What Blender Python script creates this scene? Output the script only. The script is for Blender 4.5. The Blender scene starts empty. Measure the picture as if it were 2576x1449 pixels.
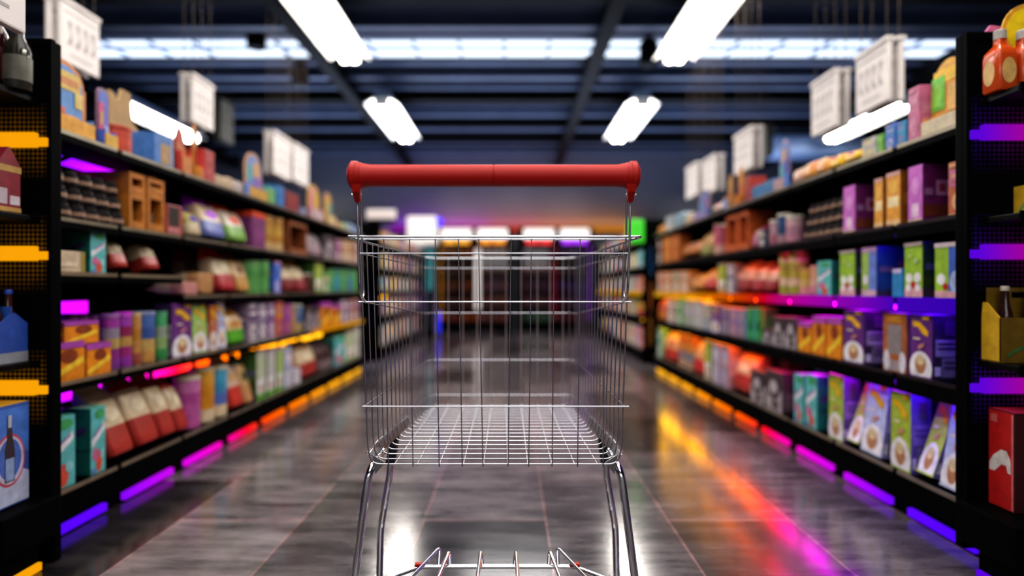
import bpy, bmesh, math, random
from mathutils import Vector, Matrix
random.seed(7)
C = bpy.context.scene.collection
PI = math.pi
# ---------------------------------------------------------------- camera model (used to measure positions)
F, CX, CY, H = 1500.0, 1288.0, 724.5, 0.79
def Yx(px, X): return F * abs(X) / max(1e-6, abs(px - CX))
def Zp(py, Y): return H - (py - CY) * Y / F
def P(px, py, Y): return Vector(((px - CX) * Y / F, Y, H - (py - CY) * Y / F))

# ---------------------------------------------------------------- materials
def lin(h):
    if not isinstance(h, str): return tuple(h)
    h = h.lstrip('#'); out = []
    for i in (0, 2, 4):
        c = int(h[i:i+2], 16) / 255.0
        out.append(c / 12.92 if c <= 0.04045 else ((c + 0.055) / 1.055) ** 2.4)
    return tuple(out)
_mats = {}
def mat(col, rough=0.5, metal=0.0, noise=0.12, emit=0.0, scale=14.0, spec=0.5):
    key = (col, rough, metal, noise, emit, scale, spec)
    if key in _mats: return _mats[key]
    m = bpy.data.materials.new('surface'); m.use_nodes = True
    nt = m.node_tree; b = nt.nodes['Principled BSDF']
    c = lin(col)
    b.inputs['Roughness'].default_value = rough
    b.inputs['Metallic'].default_value = metal
    b.inputs['Specular IOR Level'].default_value = spec
    if noise > 0:
        tc = nt.nodes.new('ShaderNodeTexCoord'); n = nt.nodes.new('ShaderNodeTexNoise')
        n.inputs['Scale'].default_value = scale; n.inputs['Detail'].default_value = 3
        r = nt.nodes.new('ShaderNodeValToRGB')
        r.color_ramp.elements[0].color = (*[max(0, x * (1 - noise)) for x in c], 1)
        r.color_ramp.elements[1].color = (*[min(1, x * (1 + noise)) for x in c], 1)
        r.color_ramp.elements[0].position = .3; r.color_ramp.elements[1].position = .7
        nt.links.new(tc.outputs['Object'], n.inputs['Vector'])
        nt.links.new(n.outputs['Fac'], r.inputs['Fac'])
        nt.links.new(r.outputs['Color'], b.inputs['Base Color'])
    else:
        b.inputs['Base Color'].default_value = (*c, 1)
    if emit > 0:
        b.inputs['Emission Color'].default_value = (*c, 1)
        b.inputs['Emission Strength'].default_value = emit
    _mats[key] = m
    return m
def ramp_emitter(stops, axis, strength):
    """emission whose colour runs along a world axis through (position, colour) stops"""
    key = ('ramp', tuple(stops), axis, strength)
    if key in _mats: return _mats[key]
    m = bpy.data.materials.new('neon_gradient'); m.use_nodes = True; nt = m.node_tree
    for n in list(nt.nodes): nt.nodes.remove(n)
    out = nt.nodes.new('ShaderNodeOutputMaterial'); e = nt.nodes.new('ShaderNodeEmission')
    g = nt.nodes.new('ShaderNodeNewGeometry'); s = nt.nodes.new('ShaderNodeSeparateXYZ')
    mr = nt.nodes.new('ShaderNodeMapRange'); r = nt.nodes.new('ShaderNodeValToRGB')
    a, b = stops[0][0], stops[-1][0]
    mr.inputs['From Min'].default_value = a; mr.inputs['From Max'].default_value = b
    el = r.color_ramp.elements
    el[0].position = 0; el[0].color = (*stops[0][1], 1); el[1].position = 1; el[1].color = (*stops[-1][1], 1)
    for p, c in stops[1:-1]:
        x = el.new((p - a) / (b - a)); x.color = (*c, 1)
    nt.links.new(g.outputs['Position'], s.inputs[0]); nt.links.new(s.outputs[axis], mr.inputs['Value'])
    nt.links.new(mr.outputs[0], r.inputs[0]); nt.links.new(r.outputs[0], e.inputs['Color'])
    e.inputs['Strength'].default_value = strength
    nt.links.new(e.outputs[0], out.inputs[0])
    _mats[key] = m
    return m
NEON = ((1.7, (.07, .002, .75)), (2.1, (.13, .003, .8)), (2.3, (.36, .004, .8)), (2.75, (.72, .004, .6)),
        (3.0, (.85, .004, .35)), (3.2, (1, .004, .03)), (3.5, (1, .1, .0)), (3.9, (1, .22, .0)), (4.5, (1, .4, .01)), (5.6, (1, .5, .02)))
BLACK = mat((.0011, .0011, .0012), .55, .0, .2, spec=.03)
BLACKM = mat((.002, .002, .0024), .35, .0, .2, spec=.12)
LIP = mat('#a39a88', .3, .75, .15)
LIPD = mat('#2c2028', .35, .5, .15)
CHROME = mat((.82, .83, .86), .06, 1.0, 0)
WIRE = mat((.62, .63, .67), .12, 1.0, 0)
LONG = mat((.7, .68, .67), .33, 1.0, 0)
LATT = mat((.55, .55, .6), .16, 1.0, 0)
STEEL = mat((.33, .32, .32), .35, 1.0, .05)
RED = mat('#b51a0e', .45, 0, .03, spec=.35)

# ---------------------------------------------------------------- mesh building
class B:
    def __init__(s): s.bm = bmesh.new(); s.mats = []
    def mi(s, m):
        if m not in s.mats: s.mats.append(m)
        return s.mats.index(m)
    def box(s, x0, x1, y0, y1, z0, z1, m, bev=0.0):
        r = bmesh.ops.create_cube(s.bm, size=1.0)
        vs = r['verts']
        for v in vs:
            v.co = ((x0+x1)/2 + v.co.x*(x1-x0), (y0+y1)/2 + v.co.y*(y1-y0), (z0+z1)/2 + v.co.z*(z1-z0))
        i = s.mi(m); fs = {f for v in vs for f in v.link_faces}
        for f in fs: f.material_index = i
        if bev > 0:
            bmesh.ops.bevel(s.bm, geom=list({e for v in vs for e in v.link_edges}), offset=bev, segments=2, affect='EDGES', profile=.6)
        return s
    def poly(s, pts, m):
        f = s.bm.faces.new([s.bm.verts.new(p) for p in pts]); f.material_index = s.mi(m); return f
    def prism(s, pts, vec, m):
        """closed prism: polygon pts (3D) pushed along vec"""
        vec = Vector(vec); i = s.mi(m)
        a = [s.bm.verts.new(p) for p in pts]; b = [s.bm.verts.new(Vector(p) + vec) for p in pts]
        fs = [s.bm.faces.new(a), s.bm.faces.new(b[::-1])]
        n = len(a)
        for k in range(n): fs.append(s.bm.faces.new((a[k], b[k], b[(k+1) % n], a[(k+1) % n])))
        for f in fs: f.material_index = i
        return s
    def loft(s, rings, mats, caps=True, closed=True, smooth=True):
        """rings: list of equal-length vertex rings; mats: one per gap"""
        vr = [[s.bm.verts.new(p) for p in r] for r in rings]
        n = len(vr[0])
        for k in range(len(vr) - 1):
            mk = mats[min(k, len(mats) - 1)] if isinstance(mats, (list, tuple)) else mats
            i = s.mi(mk)
            for j in range(n if closed else n - 1):
                f = s.bm.faces.new((vr[k][j], vr[k][(j+1) % n], vr[k+1][(j+1) % n], vr[k+1][j]))
                f.material_index = i; f.smooth = smooth
        if caps:
            m0 = mats[0] if isinstance(mats, (list, tuple)) else mats
            m1 = mats[-1] if isinstance(mats, (list, tuple)) else mats
            # caps get their own vertices so that the rounded sides keep clean normals
            if (rings[0][0] - rings[0][1] if isinstance(rings[0][0], Vector) else Vector(rings[0][0]) - Vector(rings[0][1])).length > 1e-6:
                f = s.bm.faces.new([s.bm.verts.new(p) for p in rings[0][::-1]]); f.material_index = s.mi(m0)
            if (Vector(rings[-1][0]) - Vector(rings[-1][1])).length > 1e-6:
                f = s.bm.faces.new([s.bm.verts.new(p) for p in rings[-1]]); f.material_index = s.mi(m1)
        return s
    def tube(s, pts, r, m, seg=8, caps=True):
        pts = [Vector(p) for p in pts]
        rings = []; t0 = None; nrm = None
        for k, p in enumerate(pts):
            if k == 0: t = (pts[1] - p).normalized()
            elif k == len(pts) - 1: t = (p - pts[k-1]).normalized()
            else: t = ((p - pts[k-1]).normalized() + (pts[k+1] - p).normalized()).normalized()
            if nrm is None:
                ref = Vector((0, 0, 1)) if abs(t.z) < .9 else Vector((1, 0, 0))
                nrm = t.cross(ref).normalized()
            else:
                q = t0.rotation_difference(t); nrm = (q @ nrm); nrm = (nrm - t * nrm.dot(t)).normalized()
            bi = t.cross(nrm); t0 = t
            rings.append([p + r * (math.cos(a) * nrm + math.sin(a) * bi) for a in [2 * PI * j / seg for j in range(seg)]])
        return s.loft(rings, m, caps)
    def lathe(s, prof, mats, axis='z', seg=20, o=(0, 0, 0), sx=1.0, sy=1.0):
        o = Vector(o)
        def ring(r, h):
            out = []
            for j in range(seg):
                a = 2 * PI * j / seg; c, d = r * math.cos(a) * sx, r * math.sin(a) * sy
                out.append(o + (Vector((c, d, h)) if axis == 'z' else Vector((h, c, d)) if axis == 'x' else Vector((c, h, d))))
            return out
        ml = mats if isinstance(mats, (list, tuple)) else [mats]
        def ang(k):
            (a, b), (c, d), (e, f) = prof[k-1], prof[k], prof[k+1]
            u, v = Vector((c - a, d - b)), Vector((e - c, f - d))
            return u.angle(v) if u.length > 1e-9 and v.length > 1e-9 else 0
        run = []; start = 0
        for k in range(len(prof)):
            run.append(prof[k])
            last = k == len(prof) - 1
            if last or (0 < k and ang(k) > .6):
                if len(run) > 1:
                    mm = [ml[min(start + i, len(ml) - 1)] for i in range(len(run) - 1)]
                    if run[0][0] < 1e-7 or run[-1][0] < 1e-7:      # disc ends
                        i = s.mi(mm[0]); q = run if run[0][0] > run[-1][0] else run[::-1]
                        if len(q) == 2 and abs(q[0][1] - q[1][1]) < 1e-9:
                            f = s.bm.faces.new([s.bm.verts.new(p) for p in ring(*q[0])]); f.material_index = i
                        else:
                            tip = s.bm.verts.new(ring(*q[-1])[0]); vr = [[s.bm.verts.new(p) for p in ring(*r)] for r in q[:-1]]
                            for a, b in zip(vr, vr[1:]):
                                for j in range(seg): f = s.bm.faces.new((a[j], a[(j+1) % seg], b[(j+1) % seg], b[j])); f.material_index = i; f.smooth = True
                            for j in range(seg): f = s.bm.faces.new((vr[-1][j], vr[-1][(j+1) % seg], tip)); f.material_index = i; f.smooth = True
                    else: s.loft([ring(*r) for r in run], mm, caps=False)
                run = [prof[k]]; start = k
        return s
    def build(s, name, parent=None, loc=None, rot=None):
        bmesh.ops.recalc_face_normals(s.bm, faces=s.bm.faces[:])
        me = bpy.data.meshes.new(name); s.bm.to_mesh(me); s.bm.free()
        for m in s.mats: me.materials.append(m)
        o = bpy.data.objects.new(name, me); C.objects.link(o)
        if parent is not None: o.parent = parent
        if loc is not None: o.location = loc
        if rot is not None: o.rotation_euler = rot
        return o
def fillet(pts, r, n=4):
    pts = [Vector(p) for p in pts]; out = [pts[0]]
    for k in range(1, len(pts) - 1):
        a, b, c = pts[k-1], pts[k], pts[k+1]
        d = min(r, (a-b).length * .49, (c-b).length * .49)
        p, q = b + (a-b).normalized() * d, b + (c-b).normalized() * d
        for i in range(n + 1):
            t = i / n; out.append((1-t)**2 * p + 2*t*(1-t) * b + t*t * q)
    out.append(pts[-1]); return out
def tag(o, label, cat, group=None):
    o['label'] = label; o['category'] = cat
    if group: o['group'] = group
    return o
def thing(name, label, cat, loc=(0, 0, 0), rot=(0, 0, 0), group=None):
    o = bpy.data.objects.new(name, None); C.objects.link(o); o.location = loc; o.rotation_euler = rot
    return tag(o, label, cat, group)
def struct(o): o['kind'] = 'structure'; return o
def dup(o, loc, rot=None):
    c = o.copy(); C.objects.link(c); c.location = loc
    if rot is not None: c.rotation_euler = rot
    for ch in list(o.children):
        d = ch.copy(); C.objects.link(d); d.parent = c
        for g in ch.children:
            e = g.copy(); C.objects.link(e); e.parent = d
    return c

# ================================================================ setting
CEIL = 3.45; WALLY = 11.9; HX = 8.0; BACKY = -3.0
def floor_material():
    m = bpy.data.materials.new('stone_plank_floor'); m.use_nodes = True; nt = m.node_tree
    b = nt.nodes['Principled BSDF']; N = nt.nodes.new; L = nt.links.new
    g = N('ShaderNodeNewGeometry'); sp = N('ShaderNodeSeparateXYZ'); L(g.outputs['Position'], sp.inputs[0])
    ax = N('ShaderNodeMath'); ax.operation = 'ADD'; ax.inputs[1].default_value = 0.715 + .415 * 40; L(sp.outputs[0], ax.inputs[0])
    ay = N('ShaderNodeMath'); ay.operation = 'ADD'; ay.inputs[1].default_value = 16.6 - .37; L(sp.outputs[1], ay.inputs[0])
    cb = N('ShaderNodeCombineXYZ'); L(ay.outputs[0], cb.inputs[0]); L(ax.outputs[0], cb.inputs[1])
    br = N('ShaderNodeTexBrick'); br.offset = .5; br.squash = 1
    br.inputs['Scale'].default_value = 1; br.inputs['Brick Width'].default_value = .83; br.inputs['Row Height'].default_value = .415
    br.inputs['Mortar Size'].default_value = .003; br.inputs['Mortar Smooth'].default_value = .2; br.inputs['Bias'].default_value = 0
    br.inputs['Color1'].default_value = (.022, .02, .0215, 1); br.inputs['Color2'].default_value = (.165, .152, .157, 1)
    br.inputs['Mortar'].default_value = (.24, .15, .145, 1)
    L(cb.outputs[0], br.inputs['Vector'])
    mp = N('ShaderNodeMapping'); mp.inputs['Scale'].default_value = (3.0, 13.0, 1); L(g.outputs['Position'], mp.inputs[0])
    n1 = N('ShaderNodeTexNoise'); n1.inputs['Scale'].default_value = 1.0; n1.inputs['Detail'].default_value = 8; n1.inputs['Roughness'].default_value = .7
    L(mp.outputs[0], n1.inputs['Vector'])
    r1 = N('ShaderNodeValToRGB'); r1.color_ramp.elements[0].position = .3; r1.color_ramp.elements[1].position = .68
    r1.color_ramp.elements[0].color = (.14, .13, .135, 1); r1.color_ramp.elements[1].color = (1.75, 1.62, 1.64, 1)
    L(n1.outputs['Fac'], r1.inputs[0])
    mx = N('ShaderNodeMix'); mx.data_type = 'RGBA'; mx.blend_type = 'MULTIPLY'; mx.inputs['Factor'].default_value = 1
    L(br.outputs['Color'], mx.inputs['A']); L(r1.outputs[0], mx.inputs['B']); L(mx.outputs['Result'], b.inputs['Base Color'])
    rr = N('ShaderNodeMapRange'); rr.inputs['To Min'].default_value = .11; rr.inputs['To Max'].default_value = .19
    L(n1.outputs['Fac'], rr.inputs['Value']); L(rr.outputs[0], b.inputs['Roughness'])
    b.inputs['IOR'].default_value = 1.62; b.inputs['Specular IOR Level'].default_value = .5
    bp = N('ShaderNodeBump'); bp.inputs['Strength'].default_value = .035; bp.inputs['Distance'].default_value = .01
    L(n1.outputs['Fac'], bp.inputs['Height']); L(bp.outputs[0], b.inputs['Normal'])
    return m
b = B(); b.box(-HX, HX, BACKY, WALLY, -.1, 0, floor_material()); struct(b.build('floor'))
WALLM = mat('#5a5f70', .32, 0, .06, scale=2)
b = B(); b.box(-HX, HX, WALLY, WALLY + .1, 0, CEIL, WALLM); struct(b.build('wall_back'))
b = B(); b.box(-HX - .1, -HX, BACKY, WALLY, 0, CEIL, WALLM); struct(b.build('wall_left'))
b = B(); b.box(HX, HX + .1, BACKY, WALLY, 0, CEIL, WALLM); struct(b.build('wall_right'))
b = B(); b.box(-HX, HX, BACKY - .1, BACKY, 0, CEIL, mat('#b4b4bc', .7, spec=.1)); struct(b.build('wall_front'))
# corrugated ceiling, ribs across the aisle, with an opening for the skylight
CM = mat('#5b6780', .5, 0, .15, scale=3)
SKY0, SKY1 = 6.42, 7.02
def corrugated(y0, y1, x0=-HX, x1=HX):
    prof = []; y = y0; k = 0
    while y < y1 - .01:
        for dy, z in ((0, 0), (.12, 0), (.16, .07), (.28, .07)):
            if y + dy < y1: prof.append((y + dy, CEIL + z))
        y += .32
    prof.append((y1, CEIL))
    bb = B()
    bb.loft([[(x0, a, z) for a, z in prof], [(x1, a, z) for a, z in prof]], CM, caps=False, closed=False, smooth=False)
    bb.box(x0, x1, y0, y1, CEIL + .12, CEIL + .16, CM)
    return bb
struct(corrugated(BACKY, SKY0).build('ceiling'))
struct(corrugated(SKY1, WALLY).build('ceiling'))
skym = ramp_emitter(((-8, (.62, .75, 1.0)), (0, (.75, .86, 1.0)), (8, (.62, .75, 1.0))), 0, 1.8)
for k, (x0, x1) in enumerate(((-5.5, -2.66), (-2.6, .92), (.98, 5.3))):
    b = B(); b.box(x0, x1, SKY0, SKY1, CEIL + .06, CEIL + .08, skym)
    b.box(x0, x1, (SKY0+SKY1)/2 - .02, (SKY0+SKY1)/2 + .02, CEIL + .03, CEIL + .06, mat('#8e9cb8', .4))
    for i in range(int((x1 - x0) / .5)):
        b.box(x0 + .5 * i, x0 + .5 * i + .025, SKY0, SKY1, CEIL + .035, CEIL + .06, mat('#8e9cb8', .4))
    struct(b.build('window_%d' % (k + 1)))
for x0, x1 in ((-HX, -5.5), (5.3, HX)):
    b = B(); b.box(x0, x1, SKY0, SKY1, CEIL + .03, CEIL + .16, CM); struct(b.build('ceiling'))
# purlins across and trusses along the hall
PM = mat('#55617a', .45, .2, .12, scale=4); DM = mat((.003, .003, .004), .6, 0, .2, spec=.1)
k = 0
for y, dz, d, m in ((4.2, .16, .1, DM), (5.05, .2, .12, DM), (5.75, .14, .1, PM), (7.25, .1, .1, PM), (7.55, .12, .09, PM), (7.75, .22, .12, DM),
                 (8.1, .12, .1, PM), (8.75, .12, .1, PM), (9.1, .2, .1, DM), (7.38, .05, .06, PM), (8.45, .06, .07, DM), (8.95, .06, .06, PM), (9.35, .1, .07, PM), (9.6, .1, .12, PM), (9.9, .08, .07, DM), (10.9, .1, .08, DM), (10.2, .16, .1, DM), (10.6, .1, .1, PM), (11.2, .14, .12, PM)):
    b = B()
    b.box(-HX, HX, y, y + d, CEIL - dz, CEIL - dz + .025, m).box(-HX, HX, y + d/2 - .01, y + d/2 + .01, CEIL - dz + .025, CEIL - .025, m).box(-HX, HX, y, y + d, CEIL - .025, CEIL, m)
    struct(b.build('ceiling_beam'))
for x, y0, y1, dz in ((-2.02, 1.5, 11.8, .27), (.9, 3.0, 11.8, .25), (4.9, 2, 11.8, .3), (-5.4, 2, 11.8, .3)):
    b = B(); b.box(x - .07, x + .07, y0, y1, CEIL - dz, CEIL - dz + .03, DM).box(x - .015, x + .015, y0, y1, CEIL - dz + .03, CEIL, DM)
    struct(b.build('ceiling_beam'))
# dark drums standing in for the dark blocks hanging under the roof
def hang_drum(px, y0, y1, Y, label):
    a, c = P(px, y0, Y), P(px, y1, Y)
    t = thing('ceiling_drum', label, 'hanging_drum', (a.x, Y, c.z))
    h = max(.12, min(.28, (a.z - c.z)))
    b = B(); b.lathe([(.0, 0), (.085, 0), (.1, .02), (.1, h - .05), (.06, h), (0, h)], DM, seg=16); b.build('housing', t)
    b = B(); b.tube([(0, 0, h - .01), (0, 0, CEIL - c.z - .005)], .018, DM); b.build('hanging_rod', t)
hang_drum(645, 20, 122, 6.3, 'black drum hanging left of the left near ceiling light')
hang_drum(1632, 40, 165, 6.3, 'black drum hanging left of the right near ceiling light')
hang_drum(755, 165, 215, 7.1, 'small dark drum hanging below the bright skylight, left of centre')
hang_drum(1488, 90, 200, 6.9, 'dark drum hanging across the skylight, right of centre')
b = B()
casing = thing('ceiling_casing', 'pale blue duct under the ceiling above the right shelves', 'casing', (4.75, 9.2, 2.86))  # pale blue casing, read as the housing of an unlit lamp
b.box(-.75, .75, 0, .5, 0, .3, mat('#7088ad', .5, .2, .08), .05); b.build('casing_body', casing)
b = B()
for x in (-.5, .5): b.box(x - .012, x + .012, .2, .224, .3, CEIL - 2.86, DM).box(x - .03, x + .03, -.01, .51, .3, .32, DM)
b.build('hanger', casing)

# ---------------------------------------------------------------- ceiling lights
LZ = 3.0
TUBE = mat((1.0, .95, .87), .4, 0, 0, 30.0)
def ceiling_light(x, y, label):
    t = thing('ceiling_light', label, 'ceiling light', (x, y, LZ), group='fluorescent lights over the aisle')
    n = .84
    for s in (-1, 1):
        b = B(); b.lathe([(.0, -n), (.03, -n), (.036, -n + .01), (.036, n - .01), (.03, n), (0, n)], TUBE, 'y', 12, (s * .048, 0, 0)); b.build('tube', t)
    b = B(); W = mat('#f4f2ee', .5, 0, 0)
    b.prism([(-.2, -n - .02, .0), (-.1, -n - .02, .055), (.1, -n - .02, .055), (.2, -n - .02, 0), (.2, -n - .02, .012), (.1, -n - .02, .075), (-.1, -n - .02, .075), (-.2, -n - .02, .012)], (0, 2 * n + .04, 0), W)
    b.build('reflector', t)
    b = B(); b.box(-.1, .1, -n - .02, n + .02, .08, .15, mat('#52647f', .5, .2, .1), .01)
    b.build('housing', t)
    for s in (-1, 1):
        b = B(); b.box(-.09, .09, s * (n + .012) - .012, s * (n + .012) + .012, -.03, .07, mat('#c9c6c0', .5), .004); b.build('end_socket', t)
    b = B()
    for s in (-.6, .6): b.tube([(0, s, .15), (0, s, CEIL - LZ)], .006, DM, 6)
    b.build('hanging_rod', t)
for x, y, lab in ((-1.57, 4.94, 'twin-tube ceiling light nearest the top edge, left of the aisle'), (1.57, 4.94, 'twin-tube ceiling light nearest the top edge, right of the aisle'),
                  (-1.57, 8.02, 'short-looking twin-tube ceiling light above the left end of the cart handle'), (1.57, 8.02, 'short-looking twin-tube ceiling light above the right end of the cart handle'),
                  (-4.75, 8.02, 'twin-tube ceiling light half hidden behind boxes on the left top shelf'), (4.75, 8.02, 'twin-tube ceiling light half hidden behind boxes on the right top shelf'),
                  (-1.57, 1.86, 'twin-tube ceiling light over the near left shelves, above the picture'), (1.57, 1.86, 'twin-tube ceiling light over the near right shelves, above the picture'),
                  ):
    ceiling_light(x, y, lab)

# ================================================================ shopping cart
CARTX = -.035
cart = thing('shopping_cart', 'chrome wire shopping cart with red plastic handle in the aisle', 'shopping cart', (CARTX, 1.5, 0))
def CL(v): return Vector(v) - Vector((CARTX, 1.5, 0))
def CP(px, py, Y): return CL(P(px, py, Y))
def W(x, y, z): return Vector((x, y - 1.5, z))          # cart-centred coordinates
YN, YF = 1.2, 1.95
HY, HZ = 1.13, Zp(442, 1.13)
k_ = HY / F
hl, hr = (905 - CX) * k_, (1580 - CX) * k_
mid = (1242.5 - CX) * k_
R0 = 27.5 * k_
b = B()
prof = [(0, hl), (32.5*k_, hl), (32.5*k_, hl + 5*k_), (31*k_, hl + 6*k_), (30.2*k_, hl + 12*k_), (28.2*k_, hl + 22*k_), (R0, hl + 32*k_), (R0, mid - .0016), (R0 - .0014, mid - .0007),
        (R0 - .0014, mid + .0007), (R0, mid + .0016), (R0, hr - 32*k_), (28.2*k_, hr - 22*k_), (30.2*k_, hr - 12*k_), (31*k_, hr - 6*k_), (32.5*k_, hr - 5*k_), (32.5*k_, hr), (0, hr)]
b.lathe(prof, RED, 'x', 48, CL((0, HY, HZ)))
handle = b.build('handle', cart)
for s, xe in ((-1, hl), (1, hr)):
    b = B()
    e = xe + s * 27 * k_
    pr = [(0, e), (24*k_, e), (31*k_, e - s*4*k_), (34*k_, e - s*8*k_), (36.5*k_, e - s*9*k_), (36.5*k_, e - s*21*k_), (34*k_, e - s*22*k_), (33.5*k_, xe), (0, xe)]
    b.lathe(pr, RED, 'x', 40, CL((0, HY, HZ)))
    b.build('end_cap', handle)
    # clamp arm below the cap
    b = B()
    def m(px): return px if s < 0 else 2 * 1242.5 - px
    top = [CP(m(883), 462, 1.11), CP(m(909), 462, 1.11), CP(m(909.5), 462, 1.185), CP(m(885), 462, 1.185)]
    md = [CP(m(886), 482, 1.115), CP(m(905.5), 482, 1.115), CP(m(909), 484, 1.19), CP(m(888), 484, 1.19)]
    bot = [CP(m(892.5), 508.5, 1.135), CP(m(906), 508.5, 1.135), CP(m(907), 508, 1.195), CP(m(894), 508, 1.195)]
    b.loft([top, md, bot], RED, smooth=False); br_ = b.build('handle_bracket', cart)
    b = B()
    for px, py, Y in ((876.5, 439, HY), (886.5, 490, 1.14), (908, 490, 1.15)):
        o = CP(m(px), py, Y); b.lathe([(0, -.0022), (.0022, -.0014), (.0026, 0), (.0022, .0014), (0, .0022)], CHROME, 'x', 10, o)
    b.build('screw', br_)
    # two posts joining handle and basket
    b = B(); b.tube(fillet([CP(m(899.5), 506, 1.165), CP(m(901.5), 610, 1.165), CP(m(904.5), 715, 1.165), CP(m(907.5), 746, 1.17), CP(m(919), 758, 1.196)], .02), .0023, WIRE, 10)
    b.build('handle_post', cart)
    b = B(); b.tube(fillet([CP(m(908.5), 490, 1.19), CP(m(910), 610, 1.196), CP(m(913.5), 700, 1.205), CP(m(916), 742, 1.205), CP(m(910), 752, 1.19)], .015), .0021, WIRE, 10)
    b.build('handle_post', cart)
# rim: front bar with out-turned ends, side rails, far bar
zr = Zp(596, 1.175)
hn, hf = .279, .244
b = B()
path = [W(-.1, 1.168, zr), W(-.288, 1.168, zr), W(-.288, 1.183, zr - .001), W(-.272, 1.2, zr - .004), W(-hn + .004, 1.26, zr - .004), W(-hf, YF - .06, zr - .004), W(-.222, YF, zr - .004), W(0, YF, zr - .004)]
path = path + [Vector((-p.x, p.y, p.z)) for p in path[::-1][1:]]
path = fillet(path, .02, 5); b.tube(path + [path[0]], .0027, WIRE, 10, caps=False)
b.tube([W(-.277, YN, Zp(602, YN)), W(.277, YN, Zp(602, YN))], .0019, WIRE, 10)
b.build('basket_rim', cart)
# basket: transverse U wires, long floor wires running up the far wall, hoops
hoops = ((Zp(637, YN), Zp(675, YF), .272, .24), (Zp(759, YN), Zp(787, YF), .266, .24), (Zp(1022, YN), Zp(905, YF), .262, .238), (Zp(1139, YN), Zp(993, YF), .258, .236))
zf0, zf1 = Zp(1168, YN), Zp(1020, YF)
b = B(); WR = .00165
NU = 18
for i in range(NU):
    t = i / (NU - 1); Y = YN + .002 + (YF - .012 - YN) * t
    z = zf0 + (zf1 - zf0) * t; ht = hn - .008 + (hf - .004 - hn) * t; hb = .256 + (.236 - .256) * t
    if i == NU - 1: ht -= .012; hb -= .012
    top = zr - .004
    pts = [W(-ht, Y, top), W(-hb, Y, z + .04), W(-hb + .006, Y, z), W(hb - .006, Y, z), W(hb, Y, z + .04), W(ht, Y, top)]
    b.tube(fillet(pts, .034, 5), WR, LATT, 6)
near_x = (990, 1048, 1104, 1165, 1216, 1277, 1328, 1389, 1447, 1505); far_x = (1095, 1128, 1165, 1200, 1236, 1273, 1311, 1352, 1383, 1416)
for a, c in zip(near_x, far_x):
    p, q = CP(a, 1168, YN), CP(c, 1020, YF)
    p.z = zf0 - .0025; q.z = zf1 - .0025
    b.tube(fillet([p, q, Vector((q.x, q.y, zr - .006))], .012, 4), .0016, LONG, 6)
for z0, z1, h0, h1 in hoops:
    pts = [W(-h0, YN, z0), W(-h1 - .002, YF - .055, z1), W(-.224, YF - .004, z1), W(.224, YF - .004, z1), W(h1 + .002, YF - .055, z1), W(h0, YN, z0)]
    b.tube(fillet(pts, .02, 4), .0017, LATT, 6)
b.build('basket_lattice', cart)
# rear gate facing the viewer
b = B()
for a, c in zip((965, 1030, 1095, 1153, 1204, 1286, 1337, 1394, 1459.5, 1523.6), (977, 1039, 1105, 1163, 1215, 1278, 1330, 1389, 1453, 1517)):
    b.tube([CP(a, 601, YN - .003), CP(c, 1174, YN - .003)], .0013, LATT, 6)
for y, x0, x1 in ((637.5, 905, 1580), (759.5, 902, 1588), (1022.5, 912, 1582)):
    b.tube([CP(x0, y, YN - .006), CP(x1, y, YN - .006)], .0016, LATT, 8)
b.build('gate_lattice', cart)
# corner gussets, legs, lower rack, casters
for s in (-1, 1):
    b = B()
    b.prism([W(s*.252, 1.225, zf0 + .012), W(s*.226, 1.225, zf0 - .004), W(s*.246, 1.225, zf0 - .028)], (0, .003, 0), STEEL)
    b.prism([W(s*.262, 1.225, zf0 + .012), W(s*.259, 1.3, zf0 - .01), W(s*.25, 1.62, zf0 - .02), W(s*.25, 1.62, zf0 + .006), W(s*.26, 1.3, zf0 + .022)], (-s*.003, 0, 0), STEEL)
    b.build('corner_plate', cart)
    b = B()
    b.tube(fillet([W(s*.25, 1.31, zf0 - .004), W(s*.252, 1.235, zf0 - .008), W(s*.2585, 1.22, Zp(1195, 1.22)), W(s*.283, 1.2, .2), W(s*.294, 1.19, .0605)], .022, 6), .0082, CHROME, 20)
    b.build('leg', cart)
    b = B()
    b.tube(fillet([W(s*.2705, 1.502, .352), W(s*.272, 1.5, Zp(1192, 1.5)), W(s*.2955, 1.5, Zp(1330, 1.5)), W(s*.298, 1.5, .0605)], .025, 6), .0086, CHROME, 20)
    b.build('leg', cart)
    b = B(); b.loft([[W(s*.2705 + x, 1.502 + y, .35) for x, y in ((-.012, -.011), (.012, -.011), (.012, .011), (-.012, .011))], [W(s*.257 + x, 1.51 + y, zf0 - .004) for x, y in ((-.006, -.02), (.006, -.02), (.006, .02), (-.006, .02))]], mat('#101012', .5), smooth=False)
    b.build('leg_bracket', cart)
    for Y, X in ((1.19, .294), (1.5, .298)):
        b = B(); o = W(s * X, Y, .03)
        b.box(o.x - .014, o.x - .0105, o.y - .008, o.y + .022, .024, .058, STEEL).box(o.x + .0105, o.x + .014, o.y - .008, o.y + .022, .024, .058, STEEL).box(o.x - .014, o.x + .014, o.y - .01, o.y + .022, .057, .061, STEEL)
        cs = b.build('caster', cart)
        b = B(); b.lathe([(0, -.009), (.018, -.009), (.027, -.007), (.03, -.003), (.03, .003), (.027, .007), (.018, .009), (0, .009)], mat('#1b1b1d', .6), 'x', 24, (o.x, o.y + .008, .03)); b.build('wheel', cs)
b = B()
zb = Zp(1425, 1.42)
bar = fillet([W(-.305, 1.19, .125), W(-.25, 1.36, zb), W(-.182, 1.42, zb), W(.182, 1.42, zb), W(.25, 1.36, zb), W(.305, 1.19, .125)], .02, 4)
b.tube(bar, .0052, CHROME, 12)
b.tube([W(-.3, 1.2, .118), W(.3, 1.2, .118)], .004, CHROME, 10)
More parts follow.
